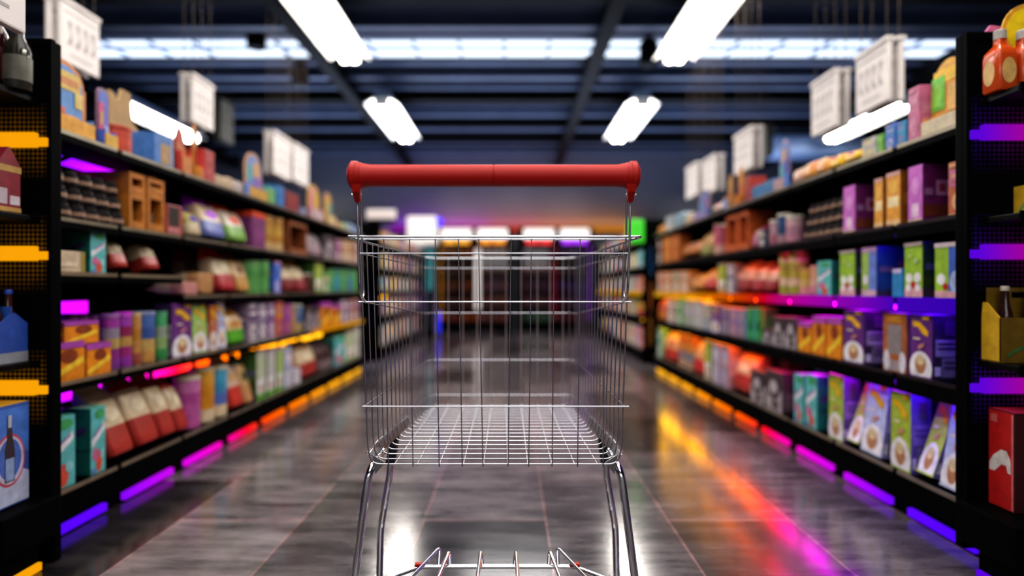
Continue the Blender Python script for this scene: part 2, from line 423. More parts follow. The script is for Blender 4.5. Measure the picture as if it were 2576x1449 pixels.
for (xt, yt), xn in (((1130, 1388), 1099), ((1210, 1387), 1200), ((1298, 1387), 1303), ((1383, 1387), 1412)):
    tip = CP(xt, yt, 1.44); nr = CP(xn, 1449, 1.325)
    d = (nr - tip); end = tip + d * 2.05; end.z = .124
    b.tube(fillet([Vector((tip.x + (0.004 if xt < 1240 else -.004), 1.42 - 1.5, zb)), Vector((tip.x, tip.y + .004, tip.z)), end], .012, 4), .0046, CHROME, 10)
for s, xt, xn in ((-1, 1106, 1030), (1, 1402, 1478)):
    tip = CP(xt, 1380, 1.44); nr = CP(xn, 1449, 1.325); d = nr - tip; end = tip + d * 1.7; end.z = .13
    b.tube(fillet([Vector((tip.x, 1.42 - 1.5, zb)), Vector((tip.x, tip.y + .006, tip.z)), end], .012, 4), .0042, CHROME, 10)
rack = b.build('lower_rack', cart)
for s in (-1, 1):
    b = B(); b.box(s*.183 - .012, s*.183 + .012, -.092, -.08, zb + .004, zb + .011, RED, .002); b.build('rack_clip', cart)

# ================================================================ shelving
LX, RX = -1.41, 1.345                  # lips of the left and right runs
ZS = (.15, .49, .755, 1.01, 1.285)     # shelf heights
def gondola(side, y0, y1, bays, panel_x, label, zfix={}, upright_z=1.5):
    s = -1 if side == 'left' else 1
    lx = LX if s < 0 else RX
    back = lx + s * .40
    t = thing('gondola_shelving', label, 'shelving', (lx + s * .2, (y0 + y1) / 2, 0))
    ox, oy = lx + s * .2, (y0 + y1) / 2
    def bx(bb, xa, xb, ya, yb, za, zb, m, bev=0): return bb.box(min(xa, xb) - ox, max(xa, xb) - ox, ya - oy, yb - oy, za, zb, m, bev)
    b = B(); bx(b, back, back + s * .03, y0, y1, .0, 1.3, BLACK); b.build('back_panel', t)
    b = B(); bx(b, lx + s * .035, back, y0, y1, .0, .12, BLACK)
    bx(b, lx + s*.005, lx + s * .035, y0, y1, .062, .12, BLACK); b.build('base', t)
    for k in range(len(bays) - 1):
        ya, yb = max(bays[k], y0), min(bays[k+1], y1)
        for j, z in enumerate(ZS):
            z = zfix.get((j, k), z)
            b = B(); bx(b, lx + s * .006, back, ya + .002, yb - .002, z - .022, z, BLACK)
            sh = b.build('shelf', t)
            neon = (s > 0 and j == 2) or (s < 0 and j == 1 and 4.2 < ya < 6)
            b = B()
            if neon: bx(b, lx, lx + s * .006, ya + .012, yb - .012, z - (.045 if s > 0 else .03), z + .004, NLIP)
            else:
                bx(b, lx + s * .001, lx + s * .006, ya + .004, yb - .004, z - (.03, .058, .03, .046, .03)[j] if s > 0 else z - .03, z - .009, BLACK)
                bx(b, lx, lx + s * .006, ya + .012, yb - .012, z - .009, z + .004, LIP if j in (0, 4) or s < 0 else LIPD)
            b.build('price_strip', sh)
            if j == 0 or (side, j) not in UNDER: continue
            xo, wd, mt, on = UNDER[(side, j)]
            if k not in on: continue
            b = B(); zd = .026 if s > 0 and j == 3 else .032; bx(b, lx + s * xo, lx + s * (xo + wd), ya + .02, yb - .02, z - .0235, z - .0225, BLACK)
            hd = (.03, .02, .012)[j - 1] if s > 0 else .02; A = (lx + s*xo - ox, z - .024); D = (lx + s*(xo + wd) - ox, z - .024 - hd)
            b.prism([(A[0], ya + .02 - oy, A[1]), (D[0] + s*.002, ya + .02 - oy, A[1]), (D[0] + s*.002, ya + .02 - oy, D[1])], (0, yb - ya - .04, 0), BLACK)
            e = .0006
            b.poly([(A[0] - s*e, ya + .02 - oy, A[1] - e), (A[0] - s*e, yb - .02 - oy, A[1] - e), (D[0] - s*e, yb - .02 - oy, D[1] - e), (D[0] - s*e, ya + .02 - oy, D[1] - e)], mt)
            b.build('light_strip', sh)
        for z0, z1, on, mt in BARS[side]:
            if k in on: b = B(); bx(b, back - s * .012, back, ya + .03, yb - .03, z0, z1, mt); b.build('light_bar', t)
        b = B(); bx(b, lx + s * .012, lx + s * .03, ya + .05, yb - .05, .01, .036, KICK); b.build('kick_light', t)
    for k, y in enumerate(bays[1:-1]):
        b = B(); bx(b, back - s * .012, back, y - .015, y + .015, .12, 1.3, BLACKM); b.build('upright', t)
    # end panels
    b = B(); pw = panel_x
    bx(b, pw, back + s * .03, y0 - .03, y0 - .001, 0 if s < 0 else .06, upright_z, BLACK, .004); b.build('end_panel', t)
    b = B(); bx(b, lx - s * .02, back + s * .03, y1 + .001, y1 + .03, .06, 1.42, BLACK, .004); b.build('end_panel', t)
    return t
KICK = ramp_emitter(NEON, 1, 1.05)
U_L = ramp_emitter(NEON, 1, 2.2)
U_R = ramp_emitter(NEON, 1, 19.0)
U_S = ramp_emitter(NEON, 1, 9.0)
U_T = ramp_emitter(NEON, 1, 4.0)
U_B = ramp_emitter(NEON, 1, .5)
NLIP = ramp_emitter(tuple((p, tuple(x * .5 for x in c)) for p, c in NEON), 1, 1.0)
UNDER = {('left', 4): (.19, .05, U_L, (0, 1)), ('right', 1): (.03, .04, U_R, range(20)), ('right', 2): (.03, .07, U_S, range(20)), ('right', 3): (.012, .05, U_T, range(20))}
# light bars fixed to the back panel: z range, bays
BARS = {'left': ((.335, .42, range(20), U_L), (.685, .735, (0, 1), U_L)), 'right': ((.37, .4, range(20), U_B),)}
LB = (1.745, 2.145, 2.557, 2.975, 3.378, 3.797, 4.21, 4.61, 5.02, 5.43, 5.67)
RB = (1.70, 2.097, 2.49, 2.895, 3.296, 3.68, 4.075, 4.465, 4.85, 5.25, 5.65)
gondola('left', LB[0], LB[-1], LB, -1.317, 'long black shelving run with neon kick lights left of the aisle', {(2, 0): .838, (2, 1): .838})
gondola('right', RB[0], RB[-1], RB, 1.262, 'long black shelving run with neon kick lights right of the aisle')
UNDER = {}; BARS = {'left': ((.62, .67, (0, 2), U_L), (.9, .94, (1,), U_L)), 'right': ((.62, .67, (0, 1), U_L), (.36, .4, (0, 2), U_L))}
G2 = (6.55, 7.3, 8.05, 8.8, 9.5)
BLUEK = ramp_emitter(((6, (.6, .004, .7)), (7.4, (.1, .02, .9)), (9, (.02, .03, 1))), 1, .5)
KICK = mat('#101014', .5)
gondola('left', 6.5, 9.5, (6.5,) + G2[1:], LX - .02, 'far black shelving run seen through the cart on the left')
gondola('right', 6.2, 9.4, (6.2, 7.0, 7.8, 8.6, 9.4), RX + .02, 'far black shelving run seen through the cart on the right')

# ---------------------------------------------------------------- end displays (perforated panels with light bars)
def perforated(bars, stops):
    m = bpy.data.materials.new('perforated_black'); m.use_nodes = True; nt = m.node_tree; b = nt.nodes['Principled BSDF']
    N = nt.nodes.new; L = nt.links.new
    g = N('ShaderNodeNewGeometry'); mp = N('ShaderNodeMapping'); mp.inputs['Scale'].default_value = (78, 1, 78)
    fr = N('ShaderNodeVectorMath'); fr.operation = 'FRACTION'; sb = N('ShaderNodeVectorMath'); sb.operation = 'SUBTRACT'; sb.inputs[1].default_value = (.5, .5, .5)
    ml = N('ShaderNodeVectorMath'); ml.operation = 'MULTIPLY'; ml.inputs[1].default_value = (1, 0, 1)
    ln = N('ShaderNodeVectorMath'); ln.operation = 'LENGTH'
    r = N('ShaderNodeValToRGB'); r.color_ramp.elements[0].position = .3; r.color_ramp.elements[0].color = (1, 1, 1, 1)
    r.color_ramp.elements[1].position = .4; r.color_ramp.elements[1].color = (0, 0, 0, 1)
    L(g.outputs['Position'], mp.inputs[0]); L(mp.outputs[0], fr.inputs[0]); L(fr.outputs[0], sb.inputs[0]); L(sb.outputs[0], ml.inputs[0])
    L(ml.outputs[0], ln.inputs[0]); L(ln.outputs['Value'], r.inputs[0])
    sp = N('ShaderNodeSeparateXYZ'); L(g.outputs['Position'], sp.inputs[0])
    # glow around each bar painted into the holes as emission, fading with height
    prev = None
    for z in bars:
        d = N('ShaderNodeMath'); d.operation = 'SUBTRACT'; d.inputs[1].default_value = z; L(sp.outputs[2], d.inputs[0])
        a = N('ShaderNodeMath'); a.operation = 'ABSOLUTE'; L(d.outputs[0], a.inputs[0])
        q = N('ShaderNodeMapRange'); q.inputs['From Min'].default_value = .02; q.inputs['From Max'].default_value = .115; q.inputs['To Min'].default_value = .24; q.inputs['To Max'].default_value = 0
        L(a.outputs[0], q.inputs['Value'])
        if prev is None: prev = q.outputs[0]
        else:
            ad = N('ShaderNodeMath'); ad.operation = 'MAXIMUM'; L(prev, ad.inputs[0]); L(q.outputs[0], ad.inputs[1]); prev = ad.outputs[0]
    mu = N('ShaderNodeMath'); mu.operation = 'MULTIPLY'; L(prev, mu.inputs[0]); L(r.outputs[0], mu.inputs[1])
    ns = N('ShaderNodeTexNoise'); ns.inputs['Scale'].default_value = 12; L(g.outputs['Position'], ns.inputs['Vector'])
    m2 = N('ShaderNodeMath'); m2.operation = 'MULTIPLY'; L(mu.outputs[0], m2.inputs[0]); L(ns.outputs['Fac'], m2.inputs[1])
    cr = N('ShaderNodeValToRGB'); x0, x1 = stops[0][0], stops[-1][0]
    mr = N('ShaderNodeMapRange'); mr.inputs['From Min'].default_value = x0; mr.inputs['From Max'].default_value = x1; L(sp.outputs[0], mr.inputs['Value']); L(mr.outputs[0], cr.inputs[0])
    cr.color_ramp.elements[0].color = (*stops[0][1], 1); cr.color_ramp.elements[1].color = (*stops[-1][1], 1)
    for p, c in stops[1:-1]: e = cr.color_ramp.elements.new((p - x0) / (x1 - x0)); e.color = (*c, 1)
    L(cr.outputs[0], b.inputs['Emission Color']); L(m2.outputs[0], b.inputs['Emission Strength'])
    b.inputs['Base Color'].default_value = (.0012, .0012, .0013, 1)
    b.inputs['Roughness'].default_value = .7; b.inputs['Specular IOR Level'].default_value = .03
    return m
AMB = ((-2.2, (.85, .32, .004)), (-1.2, (.85, .36, .004)))
VIO = ((1.2, (.09, .002, .75)), (1.29, (.12, .002, .62)), (1.36, (.25, .002, .42)), (1.44, (.4, .002, .25)), (1.6, (.6, .002, .12)), (2.1, (.7, .002, .05)))
AMBER = ramp_emitter(AMB, 0, .95)
VIOLET = ramp_emitter(VIO, 0, .95)
def end_display(side, yp, xe, lev, bars, bar_m, label):
    s = -1 if side == 'left' else 1
    xo = xe + s * .42
    t = thing('end_display', label, 'display shelving', (xo, yp - .1, 0))
    def bx(bb, xa, xb, ya, yb, za, zb, m, bev=0): return bb.box(min(xa, xb) - xo, max(xa, xb) - xo, ya - yp + .1, yb - yp + .1, za, zb, m, bev)
    x0, x1 = xe + s * .012, xe + s * .84
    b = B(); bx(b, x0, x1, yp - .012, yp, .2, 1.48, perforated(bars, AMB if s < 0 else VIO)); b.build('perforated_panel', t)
    b = B(); bx(b, xe - s * .002, xe + s * .012, yp - .016, yp, .1, 1.5, BLACK); bx(b, x0, x1, yp - .016, yp, 1.48, 1.5, BLACK); b.build('panel_frame', t)
    for z in bars:
        b = B(); bx(b, xe + s * .035, x1, yp - .03, yp - .012, z - .021, z + .021, bar_m, .003)
        bx(b, xe + s * .006, xe + s * .035, yp - .026, yp - .014, z - .018, z + .006, bar_m); b.build('light_bar', t)
    for z in lev:
        b = B(); bx(b, xe + s * .03, x1, yp - .15, yp - .012, z - .018, z, BLACKM, .003); sh = b.build('shelf', t)
        b = B(); bx(b, xe + s * .03, x1, yp - .156, yp - .15, z - .026, z + .004, BLACK); b.build('price_strip', sh)
    b = B(); bx(b, xe + s * -.02, x1, yp - .2, yp - .001, .09, .198, BLACK, .006); b.build('base', t)
    b = B(); bx(b, xe + s * .013, x1, yp - .19, yp - .04, 0, .09, BLACK); b.build('plinth', t)
    b = B(); bx(b, xe + s * .001, xe + s * .0125, yp - .18, yp - .045, .003, .024, bar_m); bx(b, xe + s * .03, x1, yp - .202, yp - .191, .003, .024, bar_m); b.build('kick_light', t)
    return t
LP, RP = 1.712, 1.668
LLEV, RLEV = (1.327, .993, .585), (1.31, .983, .59)
end_display('left', LP, -1.313, LLEV, (1.21, .888, .507), AMBER, 'black end display with amber light bars at the left edge')
end_display('right', RP, 1.262, RLEV, (1.22, .89, .52), VIOLET, 'black end display with violet light bars at the right edge')

# ================================================================ products
def E(b, face, w, d, h, shape, u0, v0, u1, v1, m, lay):
    e = .0007 + .00035 * lay
    if shape == 'e':
        n = 18; uv = [((u0+u1)/2 + (u1-u0)/2 * math.cos(2*PI*k/n), (v0+v1)/2 + (v1-v0)/2 * math.sin(2*PI*k/n)) for k in range(n)]
    elif shape == 'r': uv = [(u0, v0), (u1, v0), (u1, v1), (u0, v1)]
    else: uv = shape
    fs = ('l', 'g') if face == 's' else (face,)
    for f in fs:
        if f == 'f': pts = [(-w/2 + u*w, -d/2 - e, v*h) for u, v in uv]
        elif f == 'l': pts = [(-w/2 - e, -d/2 + (1-u)*d, v*h) for u, v in uv]
        elif f == 'g': pts = [(w/2 + e, -d/2 + u*d, v*h) for u, v in uv]
        else: pts = [(-w/2 + u*w, -d/2 + v*d, h + e) for u, v in uv]
        b.poly(pts, m)
def M(c): return mat(c, .45, 0, .2, scale=34.0)
def D_cereal(c, side='#4b4152', panel='#a7a0ac', logo='#e2b21c'):
    return c, [('f', 'e', .0, -.12, 1.0, .42, '#e8e4ee'), ('f', 'r', 0, -.0, 1, .02, c), ('f', 'e', .26, .06, .74, .36, '#b07d5a'), ('f', 'e', .32, .2, .68, .36, '#d9c59a'),
               ('f', ((.16, .9), (.5, .88), (.86, .74), (.84, .66), (.6, .7), (.4, .8), (.18, .8)), 0, 0, 0, 0, logo), ('f', ((.4, .5), (.7, .56), (.66, .5), (.44, .44)), 0, 0, 0, 0, '#c98b7a'),
               ('s', 'r', 0, 0, 1, 1, side), ('s', 'r', .1, .36, .95, .62, panel), ('s', 'r', .3, .04, .95, .34, '#8a8391'), ('s', 'r', .4, .68, .8, .9, '#5b5662'), ('s', 'r', .06, .06, .26, .2, '#d8d4dd'), ('s', 'r', .16, .54, .88, .57, side), ('s', 'r', .16, .47, .88, .5, side), ('s', 'r', .36, .26, .9, .28, side), ('s', 'r', .36, .18, .9, .2, side), ('f', 'r', .2, .6, .5, .63, '#e8d8c0'), ('f', 'r', .62, .92, .9, .97, logo)]
def D_teal():
    return '#1c7267', [('f', 'r', 0, 0, 1, 1, '#62b9bb'), ('f', ((.05, .52), (.9, .78), (.95, .66), (.1, .4)), 0, 0, 0, 0, '#e6e2ea'), ('f', 'e', .35, .02, .75, .34, '#d0543f'), ('f', 'e', .1, .2, .5, .4, '#c86a9a'),
                       ('f', 'e', .3, .82, .9, .97, '#3f9a5a'), ('t', 'r', 0, 0, 1, 1, '#74c9ad'), ('t', 'e', .2, .2, .7, .7, '#b9a4c8'), ('s', ((.1, .6), (.8, .74), (.9, .66), (.2, .5)), 0, 0, 0, 0, '#4b3f70'), ('s', 'r', 0, .36, 1, .39, '#125048'), ('f', ((.2, .6), (.8, .745), (.82, .715), (.22, .56)), 0, 0, 0, 0, '#8a6aa8'), ('f', 'e', .62, .2, .9, .36, '#8fd0d8'), ('f', 'r', .08, .02, .3, .1, '#7a8cd0'), ('t', 'r', .55, .1, .95, .35, '#4fa48a')]
def D_flower(c='#98bf35', side='#23442a', low='#dca8ad'):
    return side, [('f', 'r', 0, 0, 1, 1, c), ('f', 'r', 0, 0, 1, .17, low), ('f', 'e', .08, .27, .46, .45, '#f0eef0'), ('f', 'e', .54, .28, .92, .46, '#f0eef0'), ('f', 'e', .36, .18, .66, .3, '#b5252d'), ('f', 'e', .1, .12, .4, .26, '#e9e3e6'), ('f', 'e', .62, .12, .92, .26, '#e9e3e6'),
                  ('f', 'e', .55, .62, .8, .72, '#a9bd8a'), ('f', 'e', .25, .72, .45, .8, '#b9cf78'), ('f', 'r', 0, .94, 1, 1, '#c4b3b1'), ('s', 'r', .1, .5, .9, .62, '#5a5880'), ('s', 'r', 0, .22, 1, .42, '#3b4a1e'), ('s', 'r', 0, 0, 1, .18, '#4a3548')]
def D_blue():
    return '#2750a5', [('f', 'r', 0, 0, 1, 1, '#4c76cf'), ('f', 'r', .1, .05, .9, .4, '#a9a4d8'), ('f', 'e', .25, .5, .75, .75, '#2c4fae'), ('f', 'r', 0, .93, 1, 1, '#cf9dc4'), ('s', 'r', .4, .5, .8, .72, '#a06a9c'), ('s', 'r', .48, .55, .72, .67, '#c04c56'), ('s', 'r', .06, .5, .32, .6, '#8a6aa8'), ('s', 'r', 0, .28, 1, .3, '#6a5a9a'), ('s', 'r', 0, .02, 1, .14, '#4a3a66')]
def D_lilac():
    return '#74246a', [('f', 'r', 0, 0, 1, 1, '#c86ac6'), ('f', 'r', .25, .1, .75, .34, '#e4c4dc'), ('f', 'e', .2, .5, .8, .8, '#d88fd4'), ('f', 'r', 0, 0, 1, .07, '#d8c0a8'), ('s', 'r', .44, .46, .86, .72, '#c088bc'), ('s', 'r', .54, .52, .76, .66, '#9c3a5c'), ('s', 'r', .06, .46, .34, .58, '#a070a8'), ('s', 'r', 0, .1, 1, .3, '#7a3a2c'), ('t', 'r', 0, 0, 1, 1, '#b85ab4')]
def D_amber():
    return '#9a5a18', [('f', 'r', 0, 0, 1, 1, '#dd9a34'), ('f', 'r', .12, .36, .88, .55, '#f0dcae'), ('f', 'e', .2, .6, .8, .85, '#e8b54c'), ('f', 'r', 0, 0, 1, .12, '#e0b98a'), ('f', 'r', 0, .93, 1, 1, '#d6a5a0'), ('s', 'r', .2, .4, .8, .6, '#b47a34')]
def D_snack():
    return '#c9720f', [('f', 'r', 0, 0, 1, .8, '#e08a18'), ('f', ((.02, .18), (.95, .6), (.98, .44), (.06, .05)), 0, 0, 0, 0, '#f0c838'), ('f', 'e', .3, .45, .8, .82, '#8a3c12'), ('f', 'r', 0, .84, 1, 1, '#b04cb4'), ('s', ((.02, .18), (.95, .6), (.98, .44), (.06, .05)), 0, 0, 0, 0, '#e8b628'), ('s', 'e', .2, .45, .7, .8, '#7a3010'), ('s', 'r', 0, .84, 1, 1, '#9a3fa0'), ('t', 'r', 0, 0, 1, 1, '#b34cc0')]
def D_coffee():
    return '#4a3d44', [('f', 'r', 0, 0, 1, .55, '#a49ba0'), ('f', 'e', .1, .3, .9, .9, '#3a2c30'), ('f', 'e', .25, .42, .75, .78, '#b5aab0'), ('f', 'e', .4, .05, .8, .3, '#5b4a50'), ('s', 'r', .1, .1, .9, .5, '#6a5c62')]
def D_plain(c, c2, c3='#e8e2dc', side=None):
    p = [('f', 'r', .08, .55, .92, .85, c2), ('f', 'e', .2, .1, .8, .45, c3), ('f', 'r', .16, .7, .84, .77, c3), ('f', 'r', .2, .61, .62, .65, c), ('f', 'e', .36, .18, .66, .36, c2), ('f', 'r', .06, .02, .94, .06, c3), ('f', 'r', .1, .9, .6, .95, c3),
         ('s', 'r', .15, .3, .85, .7, c2), ('s', 'r', .2, .56, .8, .62, c3), ('s', 'r', .2, .44, .7, .48, c), ('s', 'r', .2, .1, .5, .2, c3)]
    if side: p.insert(0, ('s', 'r', 0, 0, 1, 1, side))
    return c, p
def D_green():
    return '#2f8f45', [('f', 'r', .0, .0, .28, 1, '#3ca0a8'), ('f', 'r', .55, 0, .62, 1, '#88c460'), ('f', 'e', .35, .3, .9, .6, '#1f6a34'), ('s', 'r', .1, 0, .2, 1, '#7fbf5c')]

def carton(name, w, d, h, design, bev=.004):
    base, patches = design
    b = B(); b.box(-w/2, w/2, -d/2, d/2, 0, h, M(base), min(bev, w*.1, d*.1))
    lay = {}
    for face, shape, u0, v0, u1, v1, c in patches:
        lay[face] = lay.get(face, 0) + 1
        v1 = min(v1, 1) if shape == 'r' else v1
        if shape == 'e' and v0 < 0:
            n = 16; cx, cy, rx, ry = (u0+u1)/2, (v0+v1)/2, (u1-u0)/2, (v1-v0)/2
            shape = tuple((min(1, max(0, cx + rx*math.cos(2*PI*k/n))), min(1, max(.005, cy + ry*math.sin(2*PI*k/n)))) for k in range(n))
            shape = tuple(p for i, p in enumerate(shape) if i == 0 or abs(p[0]-shape[i-1][0]) + abs(p[1]-shape[i-1][1]) > 1e-4)
        E(b, face, w, d, h, shape, u0, v0, u1, v1, M(c), lay[face])
    return b.build(name)
def rrect(w, d, z, n=5, r=.35):
    """rounded rectangle ring of half sizes w,d"""
    out = []; rr = min(w, d) * r
    for cx, cy, a0 in ((w-rr, d-rr, 0), (-w+rr, d-rr, PI/2), (-w+rr, -d+rr, PI), (w-rr, -d+rr, 1.5*PI)):
        for k in range(n): a = a0 + PI/2 * k/(n-1); out.append((cx + rr*math.cos(a), cy + rr*math.sin(a), z))
    return out
def bag(name, w, d, h, low, upper, top=None, split=.36):
    top = top or low
    L_, U_, T_ = mat(low, .32, 0, .15, scale=9), mat(upper, .28, 0, .22, scale=10), mat(top, .35, 0, .15)
    rings = []; ms = []
    for t, fw, fd in ((0, .88, .9), (.03, .96, 1), (.15, 1, 1.02), (split, 1, 1.04), (split + .001, 1, 1.04), (.6, 1, .96), (.76, .99, .7), (.86, .98, .38), (.92, .98, .07), (1, .99, .03)):
        rings.append([(x, y + (.06*d if t > .85 else 0), z) for x, y, z in rrect(w/2*fw, max(.0025, d/2*fd), t*h, 6, .45)])
        ms.append(L_ if t < split else (U_ if t < .76 else T_))
    b = B(); b.loft(rings, ms[:-1])
    n = 12
    pts = [(w*.3*math.cos(2*PI*k/n), -d*.535, h*.52 + h*.1*math.sin(2*PI*k/n)) for k in range(n)]
    b.poly(pts, M('#e3d4b6' if upper in ('#d8c3a0', '#c9b795', '#cf9c80') else top))
    return b.build(name)
def canister(name, r, h, cols, lid='#ded6c8', parent_lid=True):
    """printed round can; cols bottom to top"""
    b = B(); n = len(cols); prof = [(0, 0), (r*.93, 0), (r, .004)]; ms = [M('#b9b2a6'), M('#b9b2a6')]
    for k, c in enumerate(cols):
        prof += [(r, .005 + (h-.02)*(k+1)/n)]; ms.append(M(c))
    prof += [(r*.9, h-.013), (0, h-.013)]; ms += [M('#b9b2a6')]*2
    b.lathe(prof, ms, seg=22); o = b.build(name)
    b = B(); b.lathe([(0, h-.0125), (r*1.03, h-.0125), (r*1.03, h-.002), (r*.97, h), (0, h)], M(lid), seg=22); b.build('lid', o)
    return o
def crate(name, w, d, h, c='#b5701f'):
    t = .016; m = mat(c, .6, 0, .3, scale=22); b = B()
    b.box(-w/2, w/2, -d/2, d/2, 0, t, m).box(-w/2, w/2, -d/2, d/2, h-t, h, m)
    for x in (-w/2, w/2-t): b.box(x, x+t, -d/2, d/2, t, h-t, m)
    b.box(-w/2+t, w/2-t, d/2-t, d/2, t, h-t, mat('#3a2208', .7))
    b.box(-w/2+t, w/2-t, -d/2, -d/2+t*.6, t, t + h*.12, m).box(-w/2+t, w/2-t, -d/2, -d/2+t*.6, h-t-h*.06, h-t, m)
    return b.build(name)
def standup(name, w, d, h, c, hdr, front, arch=.62, trayh=.38, blobs=()):
    """shelf display: open tray with an arched header card behind"""
    b = B(); m = M(c)
    b.box(-w/2, w/2, -d/2, d/2, 0, .008, m).box(-w/2, w/2, -d/2, -d/2+.006, .008, h*trayh*.8, M(front)).box(-w/2, -w/2+.006, -d/2+.006, d/2, .008, h*trayh, m).box(w/2-.006, w/2, -d/2+.006, d/2, .008, h*trayh, m)
    o = b.build(name)
    b = B(); n = 14; hw = w/2
    pts = [(-hw, d/2-.006, .008), (hw, d/2-.006, .008), (hw, d/2-.006, h*arch)] + [(hw*.92*math.cos(PI*k/n), d/2-.006, h*arch + (h-h*arch)*math.sin(PI*k/n)) for k in range(n+1)] + [(-hw, d/2-.006, h*arch)]
    b.prism(pts, (0, .006, 0), M(hdr))
    n = 14
    ins = [(-hw*.8, d/2-.0075, h*.06), (hw*.8, d/2-.0075, h*.06)] + [(hw*.8*math.cos(PI*k/n), d/2-.0075, h*arch*.96 + (h-h*arch)*.86*math.sin(PI*k/n)) for k in range(n+1)]
    b.poly(ins, M(c))
    for k, (u0, v0, u1, v1, cc) in enumerate(blobs):
        q = d/2 - .009 - .0006*k
        b.poly([(-hw + u0*w, q, v0*h), (-hw + u1*w, q, v0*h), (-hw + u1*w, q, v1*h), (-hw + u0*w, q, v1*h)], M(cc))
    b.build('header_card', o)
    return o
def jar(name, r, h):
    b = B(); k = mat('#141012', .3, 0, .2); tan = M('#9a7a66')
    b.lathe([(0, 0), (r*.8, 0), (r, h*.12), (r*1.02, h*.3), (r*1.02, h*.55), (r, h*.7), (r*.75, h*.8), (0, h*.8)], [k, k, k, tan, k, k, k], seg=14); o = b.build(name)
    b = B(); b.lathe([(0, h*.8), (r*.8, h*.8), (r*.8, h*.97), (r*.7, h), (0, h)], mat('#2a2022', .4), seg=14); b.build('lid', o)
    return o
def bottle(name, r, h, glass, label, cap, neck=.32):
    b = B(); g = mat(glass, .12, 0, .1)
    b.lathe([(0, 0), (r*.92, 0), (r, .006), (r, h*.56), (r*.9, h*.63), (r*neck*1.15, h*.76), (r*neck, h*.94), (0, h*.94)], g, seg=18); o = b.build(name)
    b = B(); b.lathe([(r*1.01, h*.12), (r*1.02, h*.13), (r*1.02, h*.46), (r*1.01, h*.47)], M(label), seg=18); b.build('label', o)
    b = B(); b.lathe([(0, h*.935), (r*neck*1.2, h*.935), (r*neck*1.25, h*.985), (r*neck*1.05, h), (0, h)], M(cap), seg=14); b.build('cap', o)
    return o

ORD = ('first', 'second', 'third', 'fourth', 'fifth', 'sixth', 'seventh', 'eighth', 'ninth', 'tenth', 'eleventh', 'twelfth', 'thirteenth', 'fourteenth', 'fifteenth',
       'sixteenth', 'seventeenth', 'eighteenth', 'nineteenth', 'twentieth', 'twenty-first', 'twenty-second', 'twenty-third', 'twenty-fourth', 'twenty-fifth', 'twenty-sixth', 'twenty-seventh', 'twenty-eighth', 'twenty-ninth', 'thirtieth',
       'thirty-first', 'thirty-second', 'thirty-third', 'thirty-fourth', 'thirty-fifth', 'thirty-sixth', 'thirty-seventh', 'thirty-eighth', 'thirty-ninth', 'fortieth')
LEVEL = ('bottom', 'second', 'middle', 'fourth', 'top')
def zz_next(side, level, Y):
    if side == 'left' and level == 1 and Y < 2.5: return .838
    return ZS[level + 1]
placed = []     # (object, description, category, side, level, y, run)
def put(o, desc, cat, side, level, X, Y, Z, lean=0.0, run='', yaw=0.0, where=None):
    s = -1 if side == 'left' else 1
    base = PI/2 if s < 0 else -PI/2
    o.rotation_euler = (Matrix.Rotation(base + yaw, 4, 'Z') @ Matrix.Rotation(-lean, 4, 'X')).to_euler()
    o.location = (X, Y, Z)
    placed.append((o, desc, cat, side, level, Y, run, where))
    return o
